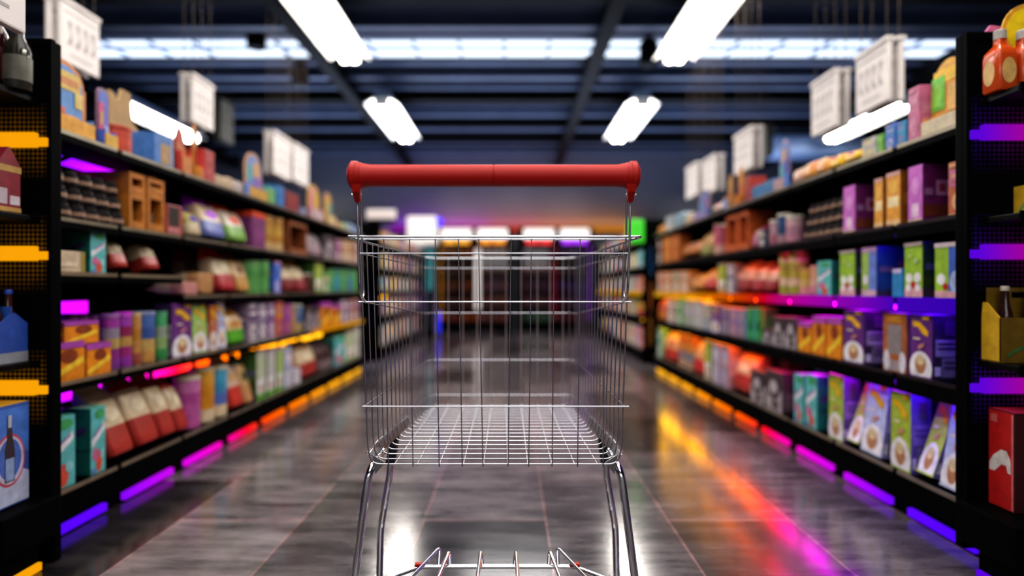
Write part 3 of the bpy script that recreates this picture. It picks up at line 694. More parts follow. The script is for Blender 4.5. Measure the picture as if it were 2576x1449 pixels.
def row(side, level, items, z=None, back=.022):
    """items: kind, near px, far px, top px, description, options"""
    s = -1 if side == 'left' else 1
    lx = LX if s < 0 else RX
    prev_end = 0
    for n_it, it in enumerate(items):
        kind, xa, xb, yt, desc, opt = it
        off = opt.get('off', back); Xf = lx + s * off
        Xm = lx + s * (off + opt.get('d', .1) - .006) if kind == 'stand' else Xf
        Ya, Yb = min(5.5, Yx(xa, Xm)), min(5.61, Yx(xb, Xm))
        if kind == 'stand':
            Ya = max(Ya, prev_end + .004)
            if n_it + 1 < len(items): Yb = min(Yb, Yx(items[n_it + 1][1], lx + s * items[n_it + 1][5].get('off', back)) - .004)
            if Yb < Ya + .03: Yb = Ya + .03
        prev_end = Yb
        zz = opt.get('z', (z(Ya) if callable(z) else (ZS[level] if z is None else z)))
        gap = .003
        w = max(.03, Yb - Ya - gap); Ym = (Ya + Yb) / 2
        h = max(.04, Zp(yt, Ya) - zz)
        d = opt.get('d', .1); lean = opt.get('lean', 0)
        if kind == 'stand': h = Zp(yt, Ym) - zz
        if kind == 'cereal': d = opt.get('d', .07)
        if kind == 'can': d = w
        if level < 4:
            nx = zz_next(side, level, Ya)
            h = min(h, nx - zz - (.027 if (side == 'left' and not (level == 3)) else .066 if (side == 'right' and level == 0) else .054 if side == 'right' and level == 1 else .058 if side == 'left' else .04) - d/2 * math.sin(lean))
        if lean: lean = min(lean, math.asin(max(.02, min(.9, (.37 - off - d) / (h / (math.cos(lean) if kind == 'bag' else 1))))))
        name, cat = opt.get('name'), None
        if kind == 'carton': o = carton(name or 'carton', w, d, h, opt['D']); cat = 'box'
        elif kind == 'cereal': o = carton('cereal_box', w, opt.get('d', .07), h, opt['D']); d = opt.get('d', .07); cat = 'box'
        elif kind == 'bag':
            if lean: h = h / math.cos(lean)
            o = bag('snack_bag', w, d, h, *opt['c']); cat = 'bag'
        elif kind == 'can': d = w; o = canister(name or 'canister', w/2*.98, h, opt['c'], opt.get('lid', '#ded6c8')); cat = 'can'
        elif kind == 'crate': o = crate('wooden_crate', w, d, h, opt.get('c', '#b5701f')); cat = 'crate'
        elif kind == 'stand': o = standup('shelf_display', w, d, h, *opt['c'], **opt.get('k', {})); cat = 'display box'
        elif kind == 'flat':
            o = bag('snack_bag', w, h, d, *opt['c']); cat = 'bag'
            base = PI/2 if s < 0 else -PI/2      # lies on its back, front print up
            o.rotation_euler = (Matrix.Rotation(base, 4, 'Z') @ Matrix.Rotation(-PI/2, 4, 'X')).to_euler()
            o.location = (Xf, Ym, zz + h * .58)
            placed.append((o, desc, cat, side, level, Ym, '', opt.get('where'))); continue
        # tilt keeps the lower front edge on the shelf
        if lean:
            X = Xf + s * d/2 * math.cos(lean); zz = zz + d/2 * math.sin(lean)
            put(o, desc, cat, side, level, X, Ym, zz + .001, lean, where=opt.get('where'))
        else: put(o, desc, cat, side, level, Xf + s * d/2, Ym, zz + .0005, where=opt.get('where'))
CR, RD, BR = '#d8c3a0', '#a03028', '#4a1a1a'
PK = '#c78b88'
# ---- left run, bottom shelf
row('left', 0, [
    ('carton', 118, 189, 1062, 'teal juice carton', dict(D=D_teal(), d=.09, name='juice_carton')),
    ('carton', 227, 265, 1030, 'teal juice carton', dict(D=D_teal(), d=.1, name='juice_carton')),
    ('bag', 284, 345, 985, 'cream bag with red base', dict(c=(RD, CR, '#d9c9a8'), d=.09, lean=.38)),
    ('bag', 353, 408, 962, 'cream bag with red base', dict(c=(RD, CR, RD), d=.09, lean=.38)),
    ('bag', 412, 449, 957, 'cream bag with red base', dict(c=(RD, CR, RD), d=.09, lean=.36)),
    ('bag', 452, 480, 960, 'cream bag with red base', dict(c=(RD, CR, RD), d=.08, lean=.34)),
    ('can', 484, 517, 952, 'pink canister', dict(c=('#b45a9a', '#b45a9a', '#a94a90', '#bf72aa'), lid='#cfc4ae')),
    ('can', 521, 551, 930, 'amber canister', dict(c=('#d6c3a0', '#c98a1e', '#c98a1e', '#d09a34'), lid='#cbb890')),
    ('can', 554, 582, 925, 'blue canister', dict(c=('#d6c3a0', '#5470b8', '#3f8fb8', '#4aa0c0'), lid='#d8cdb4')),
    ('bag', 588, 617, 905, 'white bag with red base', dict(c=('#c0392c', '#d9c3b0', '#c9a070'), d=.09, lean=.3)),
    ('bag', 620, 640, 898, 'tan bag', dict(c=('#b98a5c', '#cfa878', '#3a4a1c'), d=.07, lean=.25)),
    ('carton', 645, 668, 885, 'pale green carton', dict(D=D_flower('#b9bfa8', '#3c6a2c', '#5c9a3c'))),
    ('carton', 672, 692, 882, 'white green carton', dict(D=D_flower('#c2bdbf', '#55803c', '#6aa24a'))),
    ('carton', 696, 712, 878, 'lime carton', dict(D=D_flower('#a5bf62', '#8a92a8', '#7aa84c'))),
    ('carton', 715, 734, 876, 'lilac white carton', dict(D=D_plain('#9aa4c4', '#c9c2d4'))),
    ('carton', 737, 757, 932, 'small white carton', dict(D=D_plain('#b9b4c6', '#d8d4dd'))),
    ('bag', 760, 800, 868, 'large cream bag with red base', dict(c=(RD, CR, '#a8744c'), d=.12, lean=.2)),
    ('bag', 804, 838, 866, 'dark brown bag with white patch', dict(c=('#7a6a6a', '#4a3030', '#3a2222'), d=.1, lean=.1)),
    ('carton', 841, 866, 852, 'teal carton', dict(D=D_teal(), d=.1)),
    ('carton', 868, 893, 838, 'pale lime carton', dict(D=D_flower('#b8bfa0', '#6a8a4c', '#a0b070'))),
    ('carton', 895, 907, 822, 'whitish carton', dict(D=D_plain('#b8b4b0', '#c9d0b8'))),
])
row('left', 0, [('carton', 188, 214, 1034, 'teal juice carton standing behind the front cartons', dict(D=D_teal(), d=.1, off=.2, name='juice_carton', where='teal juice carton standing in the second row of the bottom left shelf'))])
# ---- left run, second shelf
row('left', 1, [
    ('carton', 120, 213, 868, 'orange snack box', dict(D=D_snack(), d=.1, name='snack_box')),
    ('carton', 217, 279, 868, 'orange snack box', dict(D=D_snack(), d=.1, name='snack_box')),
    ('can', 283, 312, 790, 'purple crisp tube', dict(c=('#8a3f9a', '#8a2f80', '#b59a5a', '#8f8496', '#9a3a9a'), lid='#9a62a8', name='crisp_tube')),
    ('can', 316, 342, 786, 'purple crisp tube', dict(c=('#a040b0', '#9a2a78', '#b59050', '#8e2458', '#9a40a8'), lid='#c83ad0', name='crisp_tube')),
    ('can', 344, 362, 788, 'tan crisp tube', dict(c=('#a85a4a', '#b98a4a', '#b07a2c', '#b98a4a'), lid='#b89a62', name='crisp_tube')),
    ('can', 365, 405, 785, 'blue canister', dict(c=('#b98a4c', '#c0a060', '#3a5a9a', '#4a6aa8'), lid='#8a92b8')),
    ('can', 408, 428, 785, 'green canister', dict(c=('#3f9a5c', '#8aa86a', '#8f9a8a', '#4aa06a'), lid='#4a9a70')),
    ('cereal', 432, 483, 765, 'purple cereal box', dict(D=D_cereal('#6a2d80', '#33203c'))),
    ('cereal', 486, 523, 768, 'lime cereal box', dict(D=D_cereal('#9fc46a', '#b8622c'), lean=.05)),
    ('cereal', 526, 547, 768, 'orange cereal box', dict(D=D_cereal('#b8683a', '#8a4420'))),
    ('cereal', 549, 570, 756, 'pale blue cereal box', dict(D=D_cereal('#a9b4dc', '#9aa0c8'), lean=.06)),
    ('bag', 575, 618, 780, 'cream bag with green base', dict(c=('#57a82c', '#d0b48c', '#c08a3c'), d=.1, lean=.14)),
    ('carton', 625, 648, 764, 'greyish lilac carton', dict(D=D_plain('#8f7f96', '#5c3a6c'))),
    ('carton', 650, 672, 764, 'greyish lilac carton', dict(D=D_plain('#84778f', '#a89ab0'))),
    ('carton', 674, 692, 762, 'purple carton', dict(D=D_plain('#7a3f8c', '#9a8aa4'))),
    ('carton', 694, 712, 758, 'orange and red carton', dict(D=D_plain('#c4663c', '#d89a3c', '#9a4a8c'))),
    ('carton', 715, 734, 765, 'violet carton', dict(D=D_plain('#95409a', '#a85ab0', '#b0703c'))),
    ('can', 737, 750, 766, 'tan canister', dict(c=('#b48a4c', '#c49a5c', '#b08a54'))),
    ('can', 752, 766, 766, 'blue canister', dict(c=('#b5a070', '#4a6aa0', '#6a8ab0'))),
    ('carton', 769, 786, 772, 'brown coffee pack', dict(D=D_coffee())),
    ('carton', 788, 804, 774, 'brown coffee pack', dict(D=D_coffee())),
    ('carton', 807, 833, 762, 'orange snack box', dict(D=D_snack(), name='snack_box')),
    ('carton', 835, 856, 768, 'orange snack box', dict(D=D_snack(), name='snack_box')),
    ('carton', 858, 870, 755, 'grey lilac carton', dict(D=D_plain('#9a8698', '#c0a4b8'))),
    ('carton', 872, 884, 755, 'mauve carton', dict(D=D_plain('#8a6484', '#b890a8'))),
    ('carton', 886, 897, 752, 'orange carton', dict(D=D_plain('#b0703c', '#8a4a78'))),
    ('carton', 899, 908, 752, 'plum carton', dict(D=D_plain('#7a3a5c', '#a06a80'))),
])
zb0 = ZS[1] + .1292
row('left', 1, [
    ('carton', 160, 248, 812, 'orange snack box stacked on two others', dict(D=D_snack(), d=.085, off=.03, z=Zp(868, Yx(217, LX - .022)) + .004, name='snack_box', where='orange snack box lying on top of the lower orange boxes, left second shelf')),
])
for k, (a, c) in enumerate(((178, 206), (208, 232), (234, 254), (256, 273))):
    row('left', 1, [('can', a, c, 790 + k, 'purple crisp tube in back row', dict(c=('#8a3f9a', '#8a2f80', '#a06aa0', '#8f8496', '#9a3a9a'), lid='#a050b0', name='crisp_tube', off=.17,
        where='purple crisp tube in the row behind the orange snack boxes, %s from the left' % ORD[k]))])
# ---- left run, middle shelf (raised in the first two bays)
zl = lambda Y: .838 if Y < 2.5 else ZS[2]
row('left', 2, [
    ('carton', 112, 214, 626, 'cream box with red corner', dict(D=('#cdb89c', [('f', 'r', .02, .2, .18, .62, '#b5502a'), ('f', 'r', .9, 0, 1, 1, '#a08a3c'), ('f', 'r', .25, .3, .8, .5, '#ddccb4')]), d=.06)),
    ('carton', 226, 266, 570, 'tall teal juice carton', dict(D=D_teal(), d=.1, name='juice_carton')),
    ('bag', 292, 330, 588, 'dark red bag with cream window', dict(c=(RD, '#c9b795', '#2a1012'), d=.08, lean=.4)),
    ('bag', 372, 408, 612, 'dark red bag with cream window', dict(c=(RD, '#c9b795', '#2a1012'), d=.08, lean=.4)),
], z=zl)
row('left', 2, [
    ('flat', 462, 500, 712, 'cream pink bag lying flat', dict(c=(PK, CR, '#b08a74'), d=.17)),
    ('bag', 470, 510, 632, 'bag with painted red glow on top', dict(c=('#a07a60', CR, '#e01828'), d=.08, lean=.1, off=.25, where='bag with painted red glow on top behind the flat bags, left middle shelf')),  # neon light falling on the bag top is put into its red
    ('flat', 503, 538, 690, 'tan bag lying flat', dict(c=('#b98a5c', CR, '#a87a54'), d=.17)),
    ('bag', 556, 598, 632, 'cream bag with red base and painted red glow', dict(c=('#a82c34', CR, '#e01c10'), d=.09, lean=.3)),  # red of the top is neon glow painted in, base is print
    ('bag', 602, 632, 640, 'tan bag with brown top', dict(c=('#c0904c', '#d0ae80', '#7a4a24'), d=.08, lean=.28)),
    ('can', 636, 662, 655, 'green tin', dict(c=('#5a9a54', '#5a9a54', '#4f904a', '#68a860'), lid='#7aa874')),
    ('can', 664, 686, 655, 'green tin', dict(c=('#5a9a54', '#5a9a54', '#4f904a', '#68a860'), lid='#7aa874')),
    ('carton', 689, 706, 658, 'blue lilac carton', dict(D=D_blue())),
    ('bag', 714, 742, 655, 'cream bag with dark red base', dict(c=('#7a2424', CR, '#c04c24'), d=.08, lean=.25)),
    ('bag', 746, 772, 656, 'cream bag with dark red base', dict(c=('#8a2c30', CR, '#c8a060'), d=.08, lean=.25)),
    ('can', 775, 788, 688, 'dark red tin', dict(c=('#5a2024', '#6a2c30'))),
    ('carton', 791, 812, 656, 'lime carton', dict(D=D_flower('#a4b84c', '#4c7a34', '#8aa05c'))),
    ('carton', 814, 828, 690, 'peach and green carton', dict(D=D_plain('#5c9a4c', '#c89a70'))),
    ('can', 831, 847, 676, 'green tin', dict(c=('#4f9a6a', '#5ca878', '#68a860'), lid='#7aa874')),
    ('can', 849, 863, 676, 'teal tin', dict(c=('#3f8a9a', '#4a94a8', '#4f9a8a'), lid='#6aa8a0')),
    ('can', 865, 879, 676, 'green tin', dict(c=('#5a9a54', '#5aa054', '#68a860'), lid='#7aa874')),
    ('can', 881, 893, 676, 'blue tin', dict(c=('#4a7a9a', '#4f84a0', '#5a9a80'), lid='#6aa8a0')),
    ('can', 895, 906, 676, 'green tin', dict(c=('#5a9a54', '#5aa054', '#68a860'), lid='#7aa874')),
])
# ---- left run, fourth shelf
row('left', 3, [
    ('crate', 325, 366, 482, 'orange wooden crate', dict(d=.2)),
    ('crate', 371, 414, 482, 'orange wooden crate', dict(d=.2)),
    ('carton', 420, 459, 512, 'open red tray box', dict(D=('#a8504c', [('f', 'r', .08, .3, .78, .94, '#2c2018'), ('f', 'r', .08, .1, .78, .28, '#c07a7c'), ('s', 'r', .1, .2, .9, .9, '#7a302c')]), d=.1)),
    ('bag', 476, 512, 520, 'yellow bag with painted violet glow on top', dict(c=('#bfae8c', '#a8963c', '#4a10a0'), d=.1, lean=.2)),  # violet top band carries the neon glow as colour
    ('bag', 520, 572, 496, 'pale bag with blue base and painted violet glow', dict(c=('#6a74b0', '#d0b890', '#b020d8'), d=.1, lean=.3, )),  # neon glow painted into the violet top band
    ('bag', 580, 626, 512, 'white bag with green base and painted red glow', dict(c=('#7aa84c', '#cfc0ac', '#e04818'), d=.1, lean=.3)),  # top band is neon light painted in red
    ('carton', 634, 668, 530, 'purple carton with painted orange glow on top', dict(D=('#7a3470', [('f', 'r', 0, .86, 1, 1, '#d84a10'), ('s', 'r', 0, .86, 1, 1, '#d84a10'), ('t', 'r', 0, 0, 1, 1, '#e0500c'), ('f', 'e', .2, .2, .8, .6, '#8a4080')]))),  # orange bands and top are neon glow painted on the carton
    ('can', 672, 693, 540, 'tan canister', dict(c=('#c8a878', '#b08030', '#c09a44', '#b8863c'), lid='#c8a070')),
    ('can', 697, 722, 546, 'tan canister', dict(c=('#c8a878', '#b08030', '#c09a44', '#b8863c'), lid='#c8a070')),
    ('crate', 728, 772, 540, 'brown wooden crate', dict(d=.16, c='#8a4a1c')),
    ('bag', 777, 812, 576, 'whitish bag', dict(c=('#a08a90', '#b0a0a4', '#8a7a7c'), d=.09, lean=.25)),
    ('carton', 816, 842, 590, 'dark brown pack', dict(D=D_coffee())),
    ('carton', 845, 860, 600, 'plum box', dict(D=D_plain('#8a3a74', '#a85a90'))),
    ('carton', 862, 878, 602, 'tan box', dict(D=D_plain('#b58a54', '#c8a070'))),
    ('carton', 880, 893, 604, 'amber box', dict(D=D_plain('#b0803c', '#8a5a40'))),
    ('carton', 895, 907, 606, 'pinkish box', dict(D=D_plain('#a0686a', '#b8908a'))),
])
zc = ZS[3] + (Zp(482, Yx(325, LX - .022)) - ZS[3]) + .001
row('left', 3, [
    ('crate', 325, 366, 398, 'orange wooden crate', dict(d=.2, z=zc, where='orange wooden crate on top of its stack, nearer of two, left fourth shelf')),
    ('crate', 371, 414, 402, 'orange wooden crate', dict(d=.2, z=Zp(482, Yx(371, LX - .022)) + .001, where='orange wooden crate on top of its stack, farther of two, left fourth shelf')),
])
for k, (xa, xb, yb, c) in enumerate(((331, 360, 0, '#a8b04c'), (377, 408, 0, '#a89088'), (331, 360, 1, '#6a7a2c'), (377, 408, 1, '#5a4a2c'))):
    Xf = LX - .05; Ya, Yb = Yx(xa, Xf), Yx(xb, Xf)
    zz = ZS[3] + .017 if yb == 0 else (zc if k == 2 else Zp(482, Yx(371, LX - .022)) + .001) + .017
    o = carton('tea_packet', min(.03, Yb - Ya - .03), .05, .066, D_plain(c, '#2c2418', '#d8d0a0'))
    put(o, 'packet', 'packet', 'left', 3, Xf - .035, (Ya + Yb)/2, zz, where='%s packet inside the %s crate of the %s stack, left fourth shelf' % (('yellow-green', 'pinkish grey', 'olive', 'brown')[k], ('lower', 'upper')[yb], ('nearer', 'farther')[k % 2]))
# dark jars stacked in front of the crates
j0 = None
def jar_stack(side, ys, nl, X0, dx, level, r, h, txt, taper=0):
    global j0
    if j0 is None or j0[1] != (r, h): j0 = (jar('jar', r, h), (r, h)); fresh = True
    else: fresh = False
    n = 0
    for lay in range(nl):
        for k, y in enumerate(ys[lay * taper:] if taper else ys):
            o = j0[0] if fresh else dup(j0[0], (0, 0, 0))
            fresh = False
            put(o, 'dark jar', 'jar', side, level, X0 + dx * lay, y, ZS[level] + lay * (h + .001) + .0005,
                where='black jar with tan label, %s from near end, %s layer, %s fourth shelf' % (ORD[k], ('bottom', 'second', 'third', 'top')[lay], side))
jar_stack('left', [1.86 + .066 * k for k in range(6)], 3, -1.462, -.012, 3, .031, .056, '')
jar_stack('right', [2.465 + .064 * k for k in range(6)], 3, 1.40, .012, 3, .031, .056, '')
# ---- left run, top shelf
row('left', 4, [
    ('stand', 100, 240, 150, 'blue arched display with orange packs', dict(d=.04, c=('#5f93d0', '#c8804a', '#e0a02a'), k=dict(arch=.7, trayh=.3, blobs=((.3, .62, .85, .86, '#d8b860'), (.4, .68, .8, .78, '#d08a50'), (.72, .42, .9, .62, '#d8c070'), (.28, .2, .5, .38, '#d0705c'), (.5, .1, .8, .3, '#e8a020'))))),
    ('stand', 243, 276, 222, 'violet blue display card', dict(d=.04, c=('#5a6cc0', '#8a6a80', '#d8a83a'), k=dict(arch=.9, trayh=.3, blobs=((.1, .3, .5, .75, '#d04a80'), (.2, .4, .4, .6, '#b0a83c'), (.55, .15, .9, .4, '#a8b4dc'))))),
    ('can', 300, 352, 310, 'red tub in front of brown cardboard', dict(c=('#b8432f', '#c04a36', '#b8432f'), lid='#b8432f', name='tub')),
    ('carton', 389, 437, 330, 'blue framed carton', dict(D=('#4a78b8', [('f', 'r', .3, .12, .8, .72, '#b08c5c'), ('f', 'r', .86, .05, .97, .95, '#a8b0cc')]), d=.1)),
    ('stand', 441, 482, 322, 'red display with orange packs', dict(d=.04, c=('#b83c34', '#b04040', '#c87a3a'), k=dict(arch=.8, trayh=.5, blobs=((.1, .2, .35, .7, '#c8883c'), (.4, .2, .65, .66, '#c87a4a'), (.7, .2, .9, .6, '#d0a04a'))))),
    ('stand', 485, 508, 312, 'tall orange standing pack', dict(d=.04, c=('#d0883a', '#c8803a', '#c8803a'), k=dict(arch=.75, trayh=.25, blobs=((.2, .2, .8, .6, '#c86a3a'),)))),
    ('carton', 514, 540, 374, 'red carton', dict(D=D_plain('#b03430', '#a83030', '#c0605c'), d=.1)),
    ('flat', 543, 566, 440, 'cream bag lying flat', dict(c=('#cbb498', CR, '#d8c8a8'), d=.14)),
    ('flat', 569, 590, 446, 'cream bag lying flat', dict(c=('#cbb498', CR, '#d8c8a8'), d=.14)),
    ('flat', 593, 612, 456, 'cream bag with pale end lying flat', dict(c=('#c4b8b8', CR, '#d8c8c8'), d=.14)),
    ('stand', 615, 668, 385, 'blue arched display with coloured print', dict(d=.04, c=('#7890cc', '#c0906c', '#d0a040'), k=dict(arch=.72, trayh=.3, blobs=((.1, .4, .4, .7, '#5fb0b8'), (.45, .5, .8, .8, '#d8a860'), (.5, .3, .9, .5, '#8a6ac0'))))),
    ('carton', 674, 693, 470, 'green carton', dict(D=D_plain('#6aa860', '#7ab86c', '#8ac47a'))),
    ('carton', 696, 716, 464, 'bright blue carton', dict(D=D_plain('#2c70b0', '#3a80c0', '#4a8ac8'))),
    ('carton', 719, 752, 478, 'dark red carton', dict(D=D_plain('#8e3030', '#983836', '#8a2c2c'))),
    ('carton', 756, 770, 520, 'small blue carton', dict(D=D_plain('#6a7ab0', '#8a94c0'))),
    ('stand', 774, 812, 466, 'pink and yellow arched display', dict(d=.04, c=('#d49aa0', '#d8a83c', '#c8b0b4'), k=dict(arch=.72, trayh=.35, blobs=((.5, .4, .9, .85, '#d8b030'), (.1, .3, .4, .7, '#d88a94'))))),
    ('stand', 815, 842, 485, 'smaller yellow and teal display', dict(d=.04, c=('#d0a048', '#c09080', '#d8c090'), k=dict(arch=.75, trayh=.35, blobs=((.55, .3, .9, .7, '#5aa8a8'), (.1, .3, .45, .8, '#d8b03c'))))),
    ('carton', 845, 858, 556, 'orange carton', dict(D=D_plain('#c08a3c', '#d09a50'))),
    ('carton', 860, 873, 560, 'lime carton', dict(D=D_plain('#a0b860', '#c0c880'))),
    ('carton', 875, 889, 560, 'pale blue carton', dict(D=D_plain('#6a9ac0', '#a0b8c8'))),
    ('carton', 891, 906, 566, 'blue carton', dict(D=D_plain('#2c6aa8', '#4a88c0'))),
])
# tall cardboard piece behind the red tub
Xb = LX - .17; ya, yb = Yx(276, Xb), Yx(372, Xb)
b = B(); hh = Zp(227, (ya*.65 + yb*.35)) - ZS[4]; w = yb - ya
b.prism([(-w/2, 0, 0), (w/2, 0, 0), (w/2, 0, hh*.42), (w*.08, 0, hh*.62), (.02*w, 0, hh), (-w*.2, 0, hh), (-w*.25, 0, hh*.86), (-w*.32, 0, hh*.82), (-w*.38, 0, hh*.9), (-w/2, 0, hh*.92)], (0, .012, 0), mat('#b59468', .7, 0, .1))
b.prism([(w/2 - .012, 0, 0), (w/2 - .012, -.06, 0), (w/2 - .012, -.06, hh*.3), (w/2 - .012, 0, hh*.42)], (.012, 0, 0), mat('#b59468', .7, 0, .1))
put(b.build('cardboard_backing'), 'card', 'cardboard display', 'left', 4, Xb, (ya + yb)/2, ZS[4] + .0005, where='brown cutout cardboard backing standing behind the red tub, left top shelf')

# ---- right run, bottom shelf
row('right', 0, [
    ('cereal', 2420, 2362, 990, 'pale blue cereal box leaning back', dict(D=D_cereal('#b9c2e4', '#8c84b8', '#c0b8dc'), lean=.16)),
    ('cereal', 2347, 2305, 988, 'lime cereal box leaning back', dict(D=D_cereal('#b5c555', '#7a6aa0', '#a898c0'), lean=.32)),
    ('cereal', 2292, 2240, 975, 'lime cereal box', dict(D=D_cereal('#a8bd45', '#6a5a98', '#8a78b0'))),
    ('cereal', 2218, 2164, 948, 'pale blue cereal box leaning back', dict(D=D_cereal('#b9c2e4', '#8c84b8', '#c0b8dc'), lean=.12)),
    ('cereal', 2160, 2130, 958, 'lime cereal box leaning back', dict(D=D_cereal('#b5c555', '#7a6aa0', '#a898c0'), lean=.32)),
    ('cereal', 2122, 2084, 936, 'lime cereal box', dict(D=D_cereal('#a8bd45', '#6a4a90', '#9a80b8'))),
    ('carton', 2056, 2026, 948, 'teal juice carton', dict(D=D_teal(), d=.1, name='juice_carton')),
    ('carton', 2022, 1998, 946, 'teal juice carton', dict(D=D_teal(), d=.09, name='juice_carton')),
    ('carton', 1968, 1926, 940, 'dark mauve coffee pack', dict(D=D_coffee(), d=.12)),
    ('carton', 1922, 1888, 938, 'dark mauve coffee pack', dict(D=D_coffee(), d=.12)),
    ('bag', 1884, 1838, 884, 'cream bag with red base', dict(c=(RD, '#cf9c80', '#c08a70'), d=.11, lean=.25)),
    ('carton', 1834, 1812, 858, 'pink striped carton', dict(D=D_plain('#b08a98', '#c9b0c0', '#a0a4cc'))),
    ('carton', 1809, 1792, 852, 'white lilac carton', dict(D=D_plain('#b0a0b8', '#c8c0d8', '#d8d0dc'))),
    ('carton', 1789, 1772, 850, 'lime carton', dict(D=D_flower('#a8b040', '#7a8a34', '#b8a890'))),
    ('bag', 1769, 1740, 848, 'peach bag with red base', dict(c=('#b82c2c', '#d09c74', '#d0a070'), d=.1, lean=.2)),
    ('can', 1737, 1718, 842, 'orange canister', dict(c=('#a8907c', '#6a7a8a', '#b8803c', '#c0702c'), lid='#c08040')),
    ('can', 1716, 1700, 838, 'orange canister', dict(c=('#b8947c', '#8a7a8a', '#c0803c', '#c0702c'), lid='#c08040')),
    ('bag', 1697, 1668, 820, 'peach bag with red base', dict(c=('#b03428', '#cf9a74', '#c0704c'), d=.1, lean=.18)),
    ('carton', 1665, 1653, 824, 'pale green carton', dict(D=D_plain('#6a9a7c', '#8ab098'))),
])
row('right', 0, [('carton', 2080, 2050, 905, 'teal carton in back row', dict(D=D_blue(), d=.08, off=.2, where='blue carton standing in the second row behind the teal cartons, right bottom shelf')),
    ('carton', 1985, 1930, 890, 'mauve pack', dict(D=D_plain('#8a6a74', '#a07a84'), d=.1, off=.22, where='mauve pack standing behind the dark coffee packs, right bottom shelf')),
    ('carton', 2400, 2340, 965, 'violet box', dict(D=D_cereal('#6a50a0', '#5a3f8c'), d=.07, off=.22, where='violet box behind the nearest leaning cereal boxes, right bottom shelf')),
    ('carton', 2270, 2215, 950, 'violet box', dict(D=D_cereal('#6a50a0', '#5a3f8c'), d=.07, off=.22, where='violet box behind the upright lime cereal box, right bottom shelf'))])
# ---- right run, second shelf
row('right', 1, [
    ('cereal', 2346, 2288, 778, 'purple cereal box', dict(D=D_cereal('#632a80', '#3c3444', '#a8a2ae'), d=.1)),
    ('cereal', 2282, 2222, 780, 'orange backed cereal box', dict(D=('#8a4a80', [('f', 'r', 0, 0, 1, 1, '#a8602c'), ('f', 'r', .2, .3, .8, .8, '#8a8084'), ('f', 'r', .1, .02, .9, .2, '#a09096'), ('f', 'e', .02, .0, .3, .36, '#d8d4e0'), ('f', 'e', .7, .0, .98, .36, '#d8d4e0'), ('f', 'r', .2, .84, .8, .96, '#c88a28')]), d=.05)),
    ('cereal', 2174, 2122, 775, 'purple cereal box', dict(D=D_cereal('#632a80', '#3c3444', '#a8a2ae'), d=.1)),
    ('carton', 2118, 2080, 800, 'orange snack box', dict(D=D_snack(), name='snack_box', d=.09)),
    ('carton', 2076, 2044, 798, 'orange snack box', dict(D=D_snack(), name='snack_box', d=.09)),
    ('carton', 2041, 2008, 812, 'orange snack box', dict(D=D_snack(), name='snack_box', d=.09)),
    ('carton', 2004, 1974, 800, 'grey brown coffee pack', dict(D=D_coffee())),
    ('carton', 1971, 1944, 798, 'grey brown coffee pack', dict(D=D_coffee())),
    ('carton', 1941, 1918, 828, 'low brown coffee pack', dict(D=D_coffee())),
    ('carton', 1914, 1896, 775, 'bright green carton', dict(D=D_green())),
    ('carton', 1894, 1877, 775, 'bright green carton', dict(D=D_green())),
    ('carton', 1873, 1856, 778, 'lilac carton', dict(D=D_plain('#8a7aa0', '#a8a0b8', '#b08a70'))),
    ('carton', 1854, 1836, 776, 'violet patterned carton', dict(D=D_plain('#9a70a8', '#b090b0', '#c09a80'))),
    ('carton', 1833, 1812, 774, 'greyish purple carton', dict(D=D_plain('#8a7a8c', '#7a3f8c', '#a49aa8'))),
    ('carton', 1809, 1790, 766, 'purple carton with yellow mark', dict(D=D_cereal('#7a4090', '#5a3a68'))),
    ('carton', 1787, 1769, 764, 'cream carton with blue base', dict(D=D_plain('#a8a8a0', '#d0b888', '#7a94c0'))),
    ('carton', 1766, 1742, 748, 'white carton', dict(D=D_plain('#b8b0b8', '#c0b8c0', '#b0bca0'))),
    ('carton', 1739, 1718, 748, 'whitish carton with green base', dict(D=D_plain('#b0a8b0', '#c0b4bc', '#7aa05c'))),
    ('carton', 1715, 1700, 752, 'green carton', dict(D=D_plain('#5a9a54', '#8ab080'))),
    ('carton', 1697, 1678, 752, 'pinkish carton', dict(D=D_plain('#b08a80', '#c0a098'))),
    ('bag', 1675, 1648, 752, 'orange red bag', dict(c=('#c0702c', '#c86a2c', '#a03a4a'), d=.1, lean=.1)),
])
